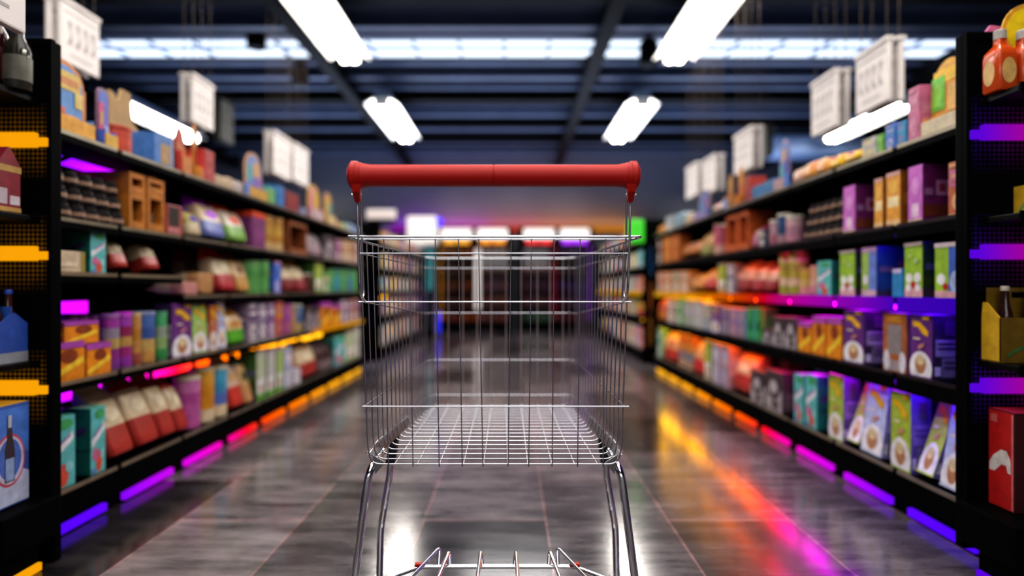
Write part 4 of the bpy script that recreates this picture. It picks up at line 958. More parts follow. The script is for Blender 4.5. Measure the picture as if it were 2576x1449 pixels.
# ---- right run, middle shelf
row('right', 2, [
    ('carton', 2425, 2352, 606, 'green and blue flowered carton', dict(D=('#2a5090', [('f', 'r', 0, 0, .5, 1, '#98bf35'), ('f', 'r', .5, 0, 1, 1, '#3a62b8'), ('f', 'r', 0, 0, 1, .14, '#dca8ad'), ('f', 'e', .08, .25, .4, .45, '#f0eef0'), ('f', 'e', .55, .1, .95, .5, '#a8b8e0'), ('f', 'e', .3, .16, .5, .28, '#b5252d'), ('f', 'r', 0, .92, 1, 1, '#d8c8cc')]), d=.09)),
    ('carton', 2322, 2276, 608, 'lime flowered carton', dict(D=D_flower(), d=.09)),
    ('carton', 2271, 2243, 676, 'small bright blue carton', dict(D=('#2c86c0', [('f', 'r', .1, .85, .9, 1, '#c8b8dc')]), d=.05)),
    ('carton', 2206, 2168, 620, 'lime and blue carton', dict(D=('#2750a5', [('f', 'r', 0, 0, .5, 1, '#98b858'), ('f', 'r', .5, 0, 1, 1, '#6a82cc'), ('f', 'r', 0, .9, 1, 1, '#c8a0c8'), ('f', 'r', 0, 0, 1, .14, '#cfa8b8'), ('f', 'e', .1, .25, .45, .45, '#e8e4ea'), ('s', 'r', .4, .5, .8, .72, '#a06a9c'), ('s', 'r', .48, .55, .72, .67, '#c04c56'), ('s', 'r', .06, .5, .32, .6, '#8a6aa8'), ('s', 'r', 0, .02, 1, .14, '#4a3a66')]), d=.2)),
    ('carton', 2152, 2113, 628, 'lime flowered carton', dict(D=D_flower(), d=.08)),
    ('carton', 2092, 2056, 655, 'teal and white carton', dict(D=D_teal(), d=.09, name='juice_carton')),
    ('can', 2052, 2030, 668, 'peach tub', dict(c=('#d08a9a', '#d8a898', '#cf9a7c'), lid='#d09a80', name='tub')),
    ('can', 2026, 2002, 676, 'yellow peach tub', dict(c=('#d08a90', '#c8a868', '#b89a3c'), lid='#c0a050', name='tub')),
    ('can', 1998, 1976, 672, 'olive yellow tub', dict(c=('#9a9a3c', '#d8b8a0', '#a8983c'), lid='#b0a040', name='tub')),
    ('can', 1973, 1952, 672, 'olive yellow tub', dict(c=('#9a9a3c', '#d8b8a0', '#a8983c'), lid='#b0a040', name='tub')),
    ('bag', 1945, 1918, 668, 'cream bag with dark red base', dict(c=('#8a2a2a', '#d0a488', '#c89a7c'), d=.08, lean=.25)),
    ('bag', 1914, 1886, 664, 'cream bag with dark red base', dict(c=('#9a2c34', '#d4a88c', '#b87a60'), d=.08, lean=.25)),
    ('bag', 1882, 1850, 660, 'peach bag with dark red base', dict(c=('#8a2824', '#d09880', '#c08a70'), d=.08, lean=.25)),
    ('carton', 1846, 1828, 662, 'blue grey carton', dict(D=D_plain('#8a8a98', '#b09aa0'))),
    ('carton', 1825, 1806, 662, 'lime green carton', dict(D=D_flower('#a8b02c', '#6a7a24', '#b8903c'))),
    ('bag', 1801, 1768, 672, 'peach bag with red base', dict(c=('#b04034', '#d09870', '#c89468'), d=.1, lean=.35)),
    ('bag', 1764, 1736, 690, 'orange bag', dict(c=('#b8803c', '#c48a50', '#b07a44'), d=.09, lean=.4)),
    ('carton', 1731, 1712, 682, 'peach carton', dict(D=D_plain('#c89470', '#b08a68'))),
    ('carton', 1709, 1692, 682, 'peach carton with green stripe', dict(D=D_plain('#bd8f6c', '#5a8a6c'))),
    ('carton', 1689, 1668, 684, 'orange carton', dict(D=D_plain('#c08a60', '#b8703c'))),
    ('carton', 1665, 1648, 684, 'red and cream carton', dict(D=D_plain('#b06a4c', '#c89a78'))),
])
for k, (xa, xb) in enumerate(((1999, 1975), (1972, 1951))):
    row('right', 2, [('can', xa, xb, 626, 'tub', dict(c=('#a8a040', '#d8b898', '#a09434'), lid='#a8a040', name='tub', z=Zp(672, Yx((1998, 1973)[k], RX + .022)) + .002, where='olive yellow tub on top of its stack, %s of the two, right middle shelf' % ('nearer', 'farther')[k]))])
# ---- right run, fourth shelf
row('right', 3, [
    ('carton', 2440, 2384, 395, 'pink and orange carton', dict(D=D_plain('#b8603c', '#c86a9a', '#d8a878'), d=.08)),
    ('carton', 2322, 2285, 412, 'lilac carton with purple sides', dict(D=D_lilac(), d=.1)),
    ('carton', 2266, 2230, 428, 'amber carton', dict(D=D_amber(), d=.06)),
    ('carton', 2222, 2200, 446, 'amber carton', dict(D=D_amber(), d=.06)),
    ('carton', 2152, 2122, 464, 'lilac carton with purple sides', dict(D=D_lilac(), d=.1)),
    ('can', 1990, 1968, 540, 'rose tub', dict(c=('#b07a8c', '#a8788c', '#c09aa0'), name='tub')),
    ('can', 1966, 1948, 536, 'navy tub', dict(c=('#a8848c', '#24406a', '#2c4a74'), name='tub')),
    ('can', 1946, 1930, 552, 'rose tub', dict(c=('#a86a7c', '#b08a94'), name='tub')),
    ('carton', 1926, 1908, 576, 'dark blue pack', dict(D=D_plain('#2a3a54', '#a08a80'))),
    ('bag', 1905, 1888, 570, 'magenta bag', dict(c=('#a8607c', '#b89a8c', '#a8305c'), d=.08, lean=.2)),
    ('crate', 1882, 1856, 528, 'orange wooden crate', dict(d=.16, c='#b8561c')),
    ('crate', 1853, 1826, 536, 'orange wooden crate', dict(d=.16, c='#b8561c')),
    ('can', 1822, 1808, 562, 'dark rose canister', dict(c=('#a06a60', '#8a2c44', '#8a2c44'))),
    ('can', 1805, 1789, 562, 'pink canister', dict(c=('#c89a90', '#b85a74', '#b85a74'), lid='#d0a8a0')),
    ('bag', 1785, 1760, 578, 'tan bag with green base', dict(c=('#8a8a4c', '#c89a60', '#b88a50'), d=.09, lean=.15)),
    ('bag', 1756, 1712, 606, 'orange bag lying back', dict(c=('#b06a30', '#c4783c', '#a05a24'), d=.1, lean=.5)),
    ('carton', 1708, 1690, 588, 'brown orange carton', dict(D=D_plain('#a85a20', '#c0702c', '#c87a30'))),
    ('carton', 1687, 1668, 590, 'orange carton', dict(D=D_plain('#b86a24', '#c87a34', '#d08a40'))),
    ('carton', 1664, 1648, 596, 'dark brown carton', dict(D=D_plain('#5a3a30', '#7a4a3c'))),
])
# ---- right run, top shelf
row('right', 4, [
    ('stand', 2436, 2320, 146, 'yellow and green arched display', dict(d=.04, c=('#dd9a3a', '#e0a83a', '#d0c0a0'), k=dict(arch=.66, trayh=.28, blobs=((.1, .7, .9, .88, '#e8b820'), (.05, .35, .42, .8, '#6fc03a'), (.5, .3, .95, .64, '#e0b060'), (.1, .4, .34, .7, '#90d050'))))),
    ('carton', 2314, 2284, 212, 'pink carton', dict(D=D_plain('#c0688c', '#c87a98', '#d08aa4'), d=.06)),
    ('carton', 2280, 2256, 300, 'bright blue carton', dict(D=D_plain('#2c8ab8', '#3a98c4', '#8a70a8'), d=.08)),
    ('carton', 2253, 2226, 306, 'blue patterned carton', dict(D=D_plain('#4a70c0', '#3a8cc8', '#b0a8c8'), d=.09)),
    ('carton', 2222, 2206, 335, 'bright green carton', dict(D=D_plain('#6aa83a', '#7ab84a', '#8ac45a'), d=.08)),
    ('carton', 2203, 2168, 340, 'white carton with yellow base', dict(D=D_plain('#b8b4b0', '#c8c4c4', '#d0b84c'), d=.08)),
    ('bag', 2160, 2118, 376, 'yellow bag', dict(c=('#d8a820', '#e0b01c', '#c8501c'), d=.1, lean=.2)),
    ('bag', 2114, 2080, 384, 'yellow orange bag', dict(c=('#e0b020', '#d8981c', '#d0701c'), d=.1, lean=.2)),
    ('bag', 2076, 2046, 394, 'orange bag with cream patch', dict(c=('#c8883c', '#d08a44', '#d8b080'), d=.1, lean=.2)),
    ('bag', 2042, 2016, 400, 'orange bag with cream patch', dict(c=('#c8883c', '#c87a3c', '#d8b080'), d=.1, lean=.2)),
    ('bag', 2012, 1990, 418, 'cream pink bag', dict(c=('#c09080', '#c8a890', '#d0a890'), d=.09, lean=.2)),
    ('stand', 1986, 1948, 350, 'blue arched display with orange mark', dict(d=.04, c=('#5c7cc0', '#8a7a9c', '#b09090'), k=dict(arch=.72, trayh=.3, blobs=((.3, .55, .7, .8, '#c8a068'), (.05, .3, .5, .5, '#5aa0a8'), (.6, .35, .95, .6, '#5050b0'))))),
    ('carton', 1944, 1890, 450, 'wide blue carton', dict(D=D_plain('#2c6a9c', '#3a7aa8', '#3474a4'), d=.1)),
    ('carton', 1885, 1872, 442, 'red pack', dict(D=D_plain('#a83a30', '#b84a3c', '#8a3a3a'))),
    ('stand', 1869, 1846, 420, 'orange standing pack', dict(d=.04, c=('#d08a34', '#c8883c', '#b86a34'), k=dict(arch=.75, trayh=.3, blobs=((.2, .2, .8, .5, '#c05a30'),)))),
    ('stand', 1843, 1822, 440, 'ochre standing pack', dict(d=.04, c=('#c0904a', '#b8863c', '#7a84b8'), k=dict(arch=.75, trayh=.4, blobs=((.2, .3, .8, .5, '#c84a30'),)))),
    ('bag', 1818, 1790, 508, 'white and red bag', dict(c=('#d0b8a8', '#d8c4b0', '#b83a34'), d=.09, lean=.3)),
    ('stand', 1786, 1750, 478, 'violet blue display', dict(d=.04, c=('#6a7ab0', '#9a7a80', '#8a80b0'), k=dict(arch=.8, trayh=.35, blobs=((.1, .3, .4, .6, '#4a90b8'), (.5, .3, .9, .7, '#8a6a9a'))))),
    ('flat', 1746, 1722, 535, 'cream bag lying flat', dict(c=('#c8b090', '#d0bc9c', '#d8c8b0'), d=.14)),
    ('flat', 1719, 1696, 535, 'blue bag lying flat', dict(c=('#7a98a8', '#a0a8a8', '#b0b0b0'), d=.14)),
    ('carton', 1692, 1674, 540, 'white and blue carton', dict(D=D_plain('#a8a4a0', '#6a90a8'))),
    ('bag', 1670, 1648, 560, 'orange bag', dict(c=('#c0803c', '#cc9048', '#b0702c'), d=.09, lean=.15)),
])

# ---- far runs beyond the cross aisle
pal_l = ('#8a6a80', '#c0a8b8', '#b8c0b0', '#c8b060', '#c08a5c', '#d0b09a', '#6a4a60', '#d8a86a', '#a05a4a', '#5a9ab0', '#b070a0')
pal_r = ('#b08a78', '#c8484c', '#c87a2c', '#4aa0a8', '#c0a030', '#a8a0c8', '#d8c8a0', '#6a5a90', '#c86a50', '#8a9a5c', '#d8d0c8')
CNAME = {'#8a6a80': 'mauve', '#c0a8b8': 'pale pink', '#b8c0b0': 'pale green', '#c8b060': 'yellow', '#c08a5c': 'tan', '#d0b09a': 'peach', '#6a4a60': 'plum', '#d8a86a': 'sandy', '#a05a4a': 'brick red', '#5a9ab0': 'teal blue', '#b070a0': 'pink',
         '#b08a78': 'brownish', '#c8484c': 'red', '#c87a2c': 'orange', '#4aa0a8': 'turquoise', '#c0a030': 'mustard', '#a8a0c8': 'lavender', '#d8c8a0': 'cream', '#6a5a90': 'violet', '#c86a50': 'coral', '#8a9a5c': 'olive', '#d8d0c8': 'white'}
rnd = random.Random(3)
for side, pal, y0, y1 in (('left', pal_l, 6.52, 9.45), ('right', pal_r, 6.22, 9.35)):
    s = -1 if side == 'left' else 1; lx = LX if s < 0 else RX
    for lv in range(5):
        y = y0 + .02; k = 0
        while y < y1 - .3:
            w = rnd.uniform(.2, .34); c = pal[(k * 3 + lv * 4 + rnd.randrange(3)) % len(pal)]; c2 = pal[(k + lv) % len(pal)]
            h = {0: .26, 1: .2, 2: .19, 3: .2, 4: .16}[lv] * rnd.uniform(.75, 1.0); d = .12
            if rnd.random() < .25: o = bag('snack_bag', w, d, h, c2, c, c2); cat = 'bag'
            else: o = carton('carton', w, d, h, D_plain(c, c2, '#d0c8c0')); cat = 'box'
            put(o, '%s %s' % (CNAME[c], 'bag' if cat == 'bag' else 'carton'), cat, side, lv, lx + s * .09, y + w/2, ZS[lv] + .0005, run='far ')
            y += w + .012; k += 1
# labels of everything on the shelves
rows = {}
for rec in placed: rows.setdefault((rec[3], rec[4], rec[6]), []).append(rec)
for (side, lv, run), recs in rows.items():
    recs.sort(key=lambda r: r[5])
    n = 0
    for o, desc, cat, _, _, y, _, where in recs:
        if where: lab = where
        else:
            lab = '%s, %s from near end, %s%s %s shelf' % (desc, ORD[n], run, side, LEVEL[lv]); n += 1
        tag(o, lab, cat, '%s products on the %s%s %s shelf' % (cat, run, side, LEVEL[lv]))

# ---------------------------------------------------------------- goods on the end displays
def face_cam(o, label, cat, X, Y, Z, yaw=0, group=None):
    o.location = (X, Y, Z); o.rotation_euler = (0, 0, yaw); return tag(o, label, cat, group)
def Xat(px, Y): return (px - CX) * Y / F
# left: glass bottles on the top level
o = bottle('bottle', .032, .19, '#34322c', '#6a675c', '#8a8478', .4)
face_cam(o, 'dark spirit bottle with pale shoulder on the left end display top shelf', 'bottle', Xat(45, 1.625), 1.625, LLEV[0] + .001, group='bottles on the left end display')
o = bottle('bottle', .03, .25, '#3a1016', '#5a1a24', '#7a2430')
face_cam(o, 'dark red wine bottle at the left edge of the end display top shelf', 'bottle', Xat(45, 1.625) - .068, 1.635, LLEV[0] + .001, group='bottles on the left end display')
# generic bottle carrier: tray with gable ends and a centre board
def carrier(name, w, d, h, body, side_c, stripe=None, hole=False, swoosh=None, gable=.62, by=0.0):
    b = B(); mb, ms = M(body), M(side_c); t = .004
    b.box(-w/2, w/2, -d/2, d/2, 0, t, mb)
    b.box(-w/2, w/2, -d/2, -d/2 + t, t, h*gable, mb).box(-w/2, w/2, d/2 - t, d/2, t, h*gable, mb)
    for x in (-w/2 - .0005, w/2 - t + .0005):
        b.prism([(x, -d/2, t), (x, d/2, t), (x, d/2, h*gable), (x, by + .006, h*.8), (x, by - .006, h*.8), (x, -d/2, h*gable)], (t, 0, 0), ms)
    if stripe:
        for z0, z1, c in stripe:
            e = .0008; X, Y = w/2 + e, d/2 + e; k = [(-X, -Y), (X, -Y), (X, Y), (-X, Y)]
            b.loft([[(x, y, h*z0) for x, y in k], [(x, y, h*z1) for x, y in k]], M(c), caps=False, smooth=False)
    if swoosh:
        pts = [(-w/2 + .02 + (w - .04) * k/10, -d/2 - .001, h*(.06 + .26 * (k/10)**.6)) for k in range(11)]
        b.loft([pts, [(x, y, z + h*.045) for x, y, z in pts]], M(swoosh), caps=False, closed=False)
    o = b.build(name)
    b = B(); a = w/2 - .006
    if hole:
        b.box(-a, a, by - t/2, by + t/2, t, h*.86, mb).box(-a, -w*.14, by - t/2, by + t/2, h*.86, h*.94, mb).box(w*.14, a, by - t/2, by + t/2, h*.86, h*.94, mb).box(-a, a, by - t/2, by + t/2, h*.94, h, mb)
    else: b.box(-a, a, by - t/2, by + t/2, t, h*.9, mb)
    b.build('centre_board', o)
    return o
# left: dark red gable carton with gold bands
b = B(); mr, gd = M('#7d1a2c'), M('#b08a4a')
w, d, h = .16, .075, .175
b.box(-w/2, w/2, -d/2, d/2, 0, h*.72, mr, .002)
b.prism([(-w/2, -d/2, h*.72), (-w/2, d/2, h*.72), (-w/2, .004, h), (-w/2, -.004, h)], (w, 0, 0), mr)
for z0, z1 in ((.01, .08), (.62, .72)): b.box(-w/2 - .001, w/2 + .001, -d/2 - .001, d/2 + .001, h*z0, h*z1, gd)
b.box(w/2, w/2 + .0012, -d*.42, -d*.1, h*.12, h*.36, M('#b9aab4')).box(w/2, w/2 + .0012, d*.02, d*.44, h*.12, h*.26, M('#c8bcc4'))
o = b.build('gable_carton')
face_cam(o, 'dark red gable carton with gold bands on the left end display', 'box', Xat(62, 1.65) - .083, 1.603, LLEV[1] + .001)
o = bottle('bottle', .027, .24, '#2a1418', '#8a8a9a', '#3a1a20'); face_cam(o, 'dark slim bottle behind the red gable carton on the left end display', 'bottle', Xat(2, 1.675) - .02, 1.669, LLEV[1] + .001)
# left: blue six-pack
Xc = Xat(60, 1.66) - .08
o = carrier('bottle_carrier', .16, .095, .17, '#2a58a8', '#2a4ea0', ((.0, .17, '#8a8e96'),))
face_cam(o, 'blue cardboard bottle carrier on the left end display', 'bottle carrier', Xc, 1.625, LLEV[2] + .001)
o0 = bottle('beer_bottle', .0175, .195, '#3a1c12', '#2c5aa8', '#22409a', .45)
q = 0
for x in (-.048, 0, .048):
    for y in (-.0225, .0225):
        o = o0 if q == 0 else dup(o0, (0, 0, 0))
        face_cam(o, 'brown bottle with blue collar, %s column, %s row of the blue carrier' % (('left', 'middle', 'right')[q // 2], ('front', 'back')[q % 2]), 'bottle', Xc + x, 1.625 + y, LLEV[2] + .0055, group='bottles in the blue carrier'); q += 1
# left: blue and white box with a bottle picture, its printed face turned to the aisle
b = B(); w, d, h = .14, .115, .275
b.box(-w/2, w/2, -d/2, d/2, 0, h, M('#3a58a8'), .003)
def sidef(pts, m, lay): b.poly([(w/2 + .0006 + .0003*lay, -d/2 + u*d, v*h) for u, v in pts], m)
sidef([(0.02, .5), (.98, .5), (.98, .97), (0.02, .97)], M('#4a78c8'), 0)
sidef([(0.02, .02), (.98, .02), (.98, .3), (.7, .36), (.45, .3), (.2, .38), (0.02, .34)], M('#b9c0dc'), 1)
n = 24
def ell(cx, cy, rx, ry): return [(cx + rx*math.cos(2*PI*k/n), cy + ry*math.sin(2*PI*k/n)) for k in range(n)]
sidef(ell(.3, .45, .52, .24), M('#c04a5a'), 2) if False else None
sidef([p for p in ell(.42, .46, .44, .26)], M('#c24a58'), 2); sidef(ell(.42, .46, .4, .235), M('#c8c4dc'), 3); sidef(ell(.42, .47, .33, .2), M('#4a6ab8'), 4)
sidef([(.28, .25), (.56, .25), (.56, .56), (.5, .68), (.47, .9), (.37, .9), (.34, .68), (.28, .56)], M('#3a3038'), 5)
sidef([(.3, .26), (.54, .26), (.54, .48), (.3, .48)], M('#8aa0c8'), 6); sidef([(.37, .78), (.47, .78), (.47, .9), (.37, .9)], M('#b8b8c8'), 6)
b.poly([(-w/2, -d/2, h + .0006), (w/2, -d/2, h + .0006), (w/2, d/2, h + .0006), (-w/2, d/2, h + .0006)], M('#c8a040'))
o = b.build('bottle_box')
face_cam(o, 'blue box printed with an icy bottle on the left end display base', 'box', Xat(76, 1.675) - w/2, 1.614, .1995)
# right: juice bottles with grey caps
def juice(name):
    b = B(); g = mat('#c24a18', .2, 0, .12)
    rings = [rrect(.029*a, .03*a, z, 5, .4) for z, a in ((0, .9), (.006, 1), (.092, 1), (.106, .92), (.118, .6), (.126, .4), (.142, .4))]
    b.loft(rings, g); o = b.build(name)
    b = B(); b.lathe([(0, .1405), (.0145, .1405), (.0145, .163), (.013, .165), (0, .165)], M('#a09a96'), seg=18); b.build('cap', o)
    b = B()
    b.poly([(.019*math.cos(2*PI*k/16), -.0307, .05 + .034*math.sin(2*PI*k/16)) for k in range(16)], M('#c8a060'))
    for s in (-1, 1): b.poly([(s*.0297, .019*math.cos(2*PI*k/16), .05 + .034*math.sin(2*PI*k/16)) for k in range(16)], M('#c8a060'))
    b.build('label', o); return o
j1 = juice('juice_bottle'); jx = Xat(2472, 1.61) + .03
for k in range(3):
    o = j1 if k == 0 else dup(j1, (0, 0, 0))
    face_cam(o, 'orange juice bottle with grey cap, %s from the aisle on the right end display' % ORD[k], 'bottle', jx + .0, 1.626 - 0*k, RLEV[0] + .001, group='orange juice bottles on the right end display')
    o.location = (jx + .061*k, 1.59, RLEV[0] + .001)
# round topper sign behind the bottles
b = B(); b.lathe([(0, 0), (.078, 0), (.078, .005), (0, .005)], M('#d8a030'), 'y', 28, (0, 0, .182)); b.lathe([(0, -.0012), (.066, -.0012), (.066, 0), (0, 0)], M('#e8c81c'), 'y', 28, (0, 0, .182))
b.box(-.012, .012, 0, .005, 0, .11, M('#c88aa0')).box(-.03, .03, -.004, .009, 0, .003, M('#c88aa0')); o = b.build('round_topper_sign')
face_cam(o, 'round yellow sign standing behind the orange juice bottles', 'sign', Xat(2520, 1.635) + .078, 1.634, RLEV[0] + .001)
b = B(); b.prism([(-.04, 0, 0), (.04, 0, 0), (.04, 0, .02), (-.02, 0, .028)], (0, .01, 0), M('#d070a0')); o = b.build('pink_card')
face_cam(o, 'small pink card on top of the right end display panel', 'card', Xat(2500, 1.69), 1.675, 1.5005)
# right: yellow carton and bottle above it
o = carton('carton', .1, .075, .085, ('#6a4c10', [('l', 'r', 0, 0, 1, 1, '#c8a028'), ('f', 'r', .1, .1, .9, .9, '#5a4010'), ('l', ((.2, .05), (.9, .75), (.9, .9), (.1, .1)), 0, 0, 0, 0, '#7a9a5c')]))
face_cam(o, 'yellow carton with green stripe on the right end display', 'box', Xat(2546, 1.655) + .051, 1.612, RLEV[1] + .001)
o = carton('carton', .07, .05, .06, D_plain('#b0704c', '#c8a050', '#7a3a6a')); face_cam(o, 'small patterned carton stacked on the yellow carton', 'box', Xat(2562, 1.655) + .05, 1.612, RLEV[1] + .087)
# right: yellow six pack with bottles
Xc = Xat(2466, 1.65) + .1
o = carrier('bottle_carrier', .2, .06, .2, '#6a5210', '#c8a028', None, True, '#3a6a3a', .6, .02)
face_cam(o, 'yellow cardboard bottle carrier on the right end display', 'bottle carrier', Xc, 1.615, RLEV[2] + .001)
o0 = bottle('beer_bottle', .018, .2, '#2a1410', '#b89a2c', '#b0a498', .48); q = 0
for x in (-.066, .0, .066):
    o = o0 if q == 0 else dup(o0, (0, 0, 0))
    face_cam(o, 'brown bottle with yellow label, %s of three in the yellow carrier' % ('leftmost', 'middle', 'rightmost')[q], 'bottle', Xc + x, 1.615 - .0065, RLEV[2] + .0055, group='bottles in the yellow carrier'); q += 1
# right: red drinks box with a white wave
b = B(); w, d, h = .2, .085, .262
b.box(-w/2, w/2, -d/2, d/2, 0, h, M('#3c0c12'), .003)
def lf(pts, m, lay): b.poly([(-w/2 - .0006 - .0003*lay, d/2 - u*d, v*h) for u, v in pts], m)
lf([(0.02, .01), (.98, .01), (.98, .99), (.02, .99)], M('#b01c1c'), 0)
lf([(.05, .44), (.2, .52), (.5, .6), (.72, .6), (.86, .52), (.88, .38), (.76, .38), (.7, .45), (.52, .45), (.25, .36), (.05, .36)], M('#d8d0cc'), 1)
lf([(.1, .87), (.35, .87), (.35, .95), (.1, .95)], M('#c86a64'), 1)
lf([(.9, .02), (.98, .02), (.98, .98), (.9, .98)], M('#c86a6a'), 2)
b.poly([(-w/2, -d/2, h + .0006), (w/2, -d/2, h + .0006), (w/2, d/2, h + .0006), (-w/2, d/2, h + .0006)], M('#b02838'))
b.poly([(-w*.3, -d/2 - .001, h*.12), (-w*.05, -d/2 - .001, h*.12), (-w*.05, -d/2 - .001, h*.36), (-w*.3, -d/2 - .001, h*.36)], M('#6a6a78'))
o = b.build('drinks_box')
face_cam(o, 'red drinks box with white wave on the right end display base', 'box', Xat(2474, 1.66) + w/2, 1.6, .1995)

# ================================================================ hanging signs
def sign(name, x, y, z, label, L_=.27, h=.3, gap=.058, dark=False):
    """two boards face the aisle, hung from the ceiling"""
    t = thing(name, label, 'sign', (x, y, z), group='aisle signs hanging above the shelves')
    c = '#e6dedb' if not dark else '#3c3c38'
    for k, dx in enumerate((-gap/2, gap/2)):
        b = B(); b.box(dx - .012, dx + .012, -L_/2, L_/2, 0, h, mat(c, .6, 0, .05), .006)
        for sx in (-1, 1):
            X = dx + sx * .0128; g = mat('#aaa2a3' if not dark else '#5a5a52', .6)
            for a, z0, w_, hh in ((-.3, .32, .12, .4), (-.1, .32, .14, .4), (.1, .32, .12, .4), (.3, .32, .12, .4), (0, .84, .86, .035), (0, .14, .6, .03)):
                b.poly([(X, (a - w_/2)*L_, z0*h), (X, (a + w_/2)*L_, z0*h), (X, (a + w_/2)*L_, (z0 + hh)*h), (X, (a - w_/2)*L_, (z0 + hh)*h)], g) if hh < .1 else \
                b.loft([[(X, (a - w_/2)*L_, z0*h), (X, (a + w_/2)*L_, z0*h)], [(X, (a + w_/2)*L_ , (z0 + hh*.5)*h), (X, (a + w_/2)*L_ - .008, (z0 + hh*.5)*h)], [(X, (a - w_/2)*L_, (z0 + hh)*h), (X, (a + w_/2)*L_, (z0 + hh)*h)]], g, caps=False, closed=False, smooth=False)
        p = b.build('board', t)
        b = B(); b.box(dx - .02, dx + .02, -L_/2 - .004, L_/2 + .004, h, h + .022, mat(c, .5), .005); b.build('top_rail', p)
    b = B(); wr = mat('#4a3c30', .6, .3)
    for dx in (-gap/2, gap/2):
        for yy in (-L_*.4, L_*.4): b.tube([(dx, yy, h + .022), (dx, yy, CEIL - z)], .0022, wr, 5)
    b.build('hanging_wire', t)
def sign_at(px, y0, y1, X, label, **k):
    """near edge of the aisle-side board at px, spanning y0..y1"""
    Y = Yx(px, X); z0, z1 = Zp(y1, Y), Zp(y0, Y)
    L_ = k.get('L_', .27); s = -1 if X < 0 else 1; g = k.get('gap', .058)
    sign('hanging_sign', X + s * g/2, Y + L_/2, z0, label, h=z1 - z0, **k)
sign_at(148, -2, 150, -2.2, 'large pale hanging sign overlapping the blue arched display, left')
sign_at(-200, -398, -44, -1.26, 'pale hanging sign cut off by the top left corner', L_=.262)
sign_at(480, 190, 305, -2.05, 'pale hanging sign left of the dark sign, above the left shelves')
sign_at(552, 250, 350, -3.1, 'dark hanging sign beyond the left shelves', dark=True, L_=.3)
sign_at(686, 333, 436, -1.92, 'nearer of the two pale signs hanging side by side, left of the handle', L_=.36)
sign_at(738, 364, 455, -1.92, 'farther of the two pale signs hanging side by side, left of the handle', L_=.36)
sign_at(2240, 100, 252, 1.82, 'largest pale hanging sign above the right shelves')
sign_at(2108, 180, 316, 1.8, 'second largest pale hanging sign above the right shelves')
sign_at(1895, 322, 420, 1.72, 'pale hanging sign above the orange standing packs, right', L_=.34)
sign_at(1930, 322, 392, 2.9, 'dark hanging sign beyond the right shelves', dark=True, L_=.3)
sign_at(1802, 392, 478, 1.75, 'nearer of the two small pale hanging signs right of the handle', L_=.34)
sign_at(1755, 412, 490, 1.75, 'farther of the two small pale hanging signs right of the handle', L_=.34)

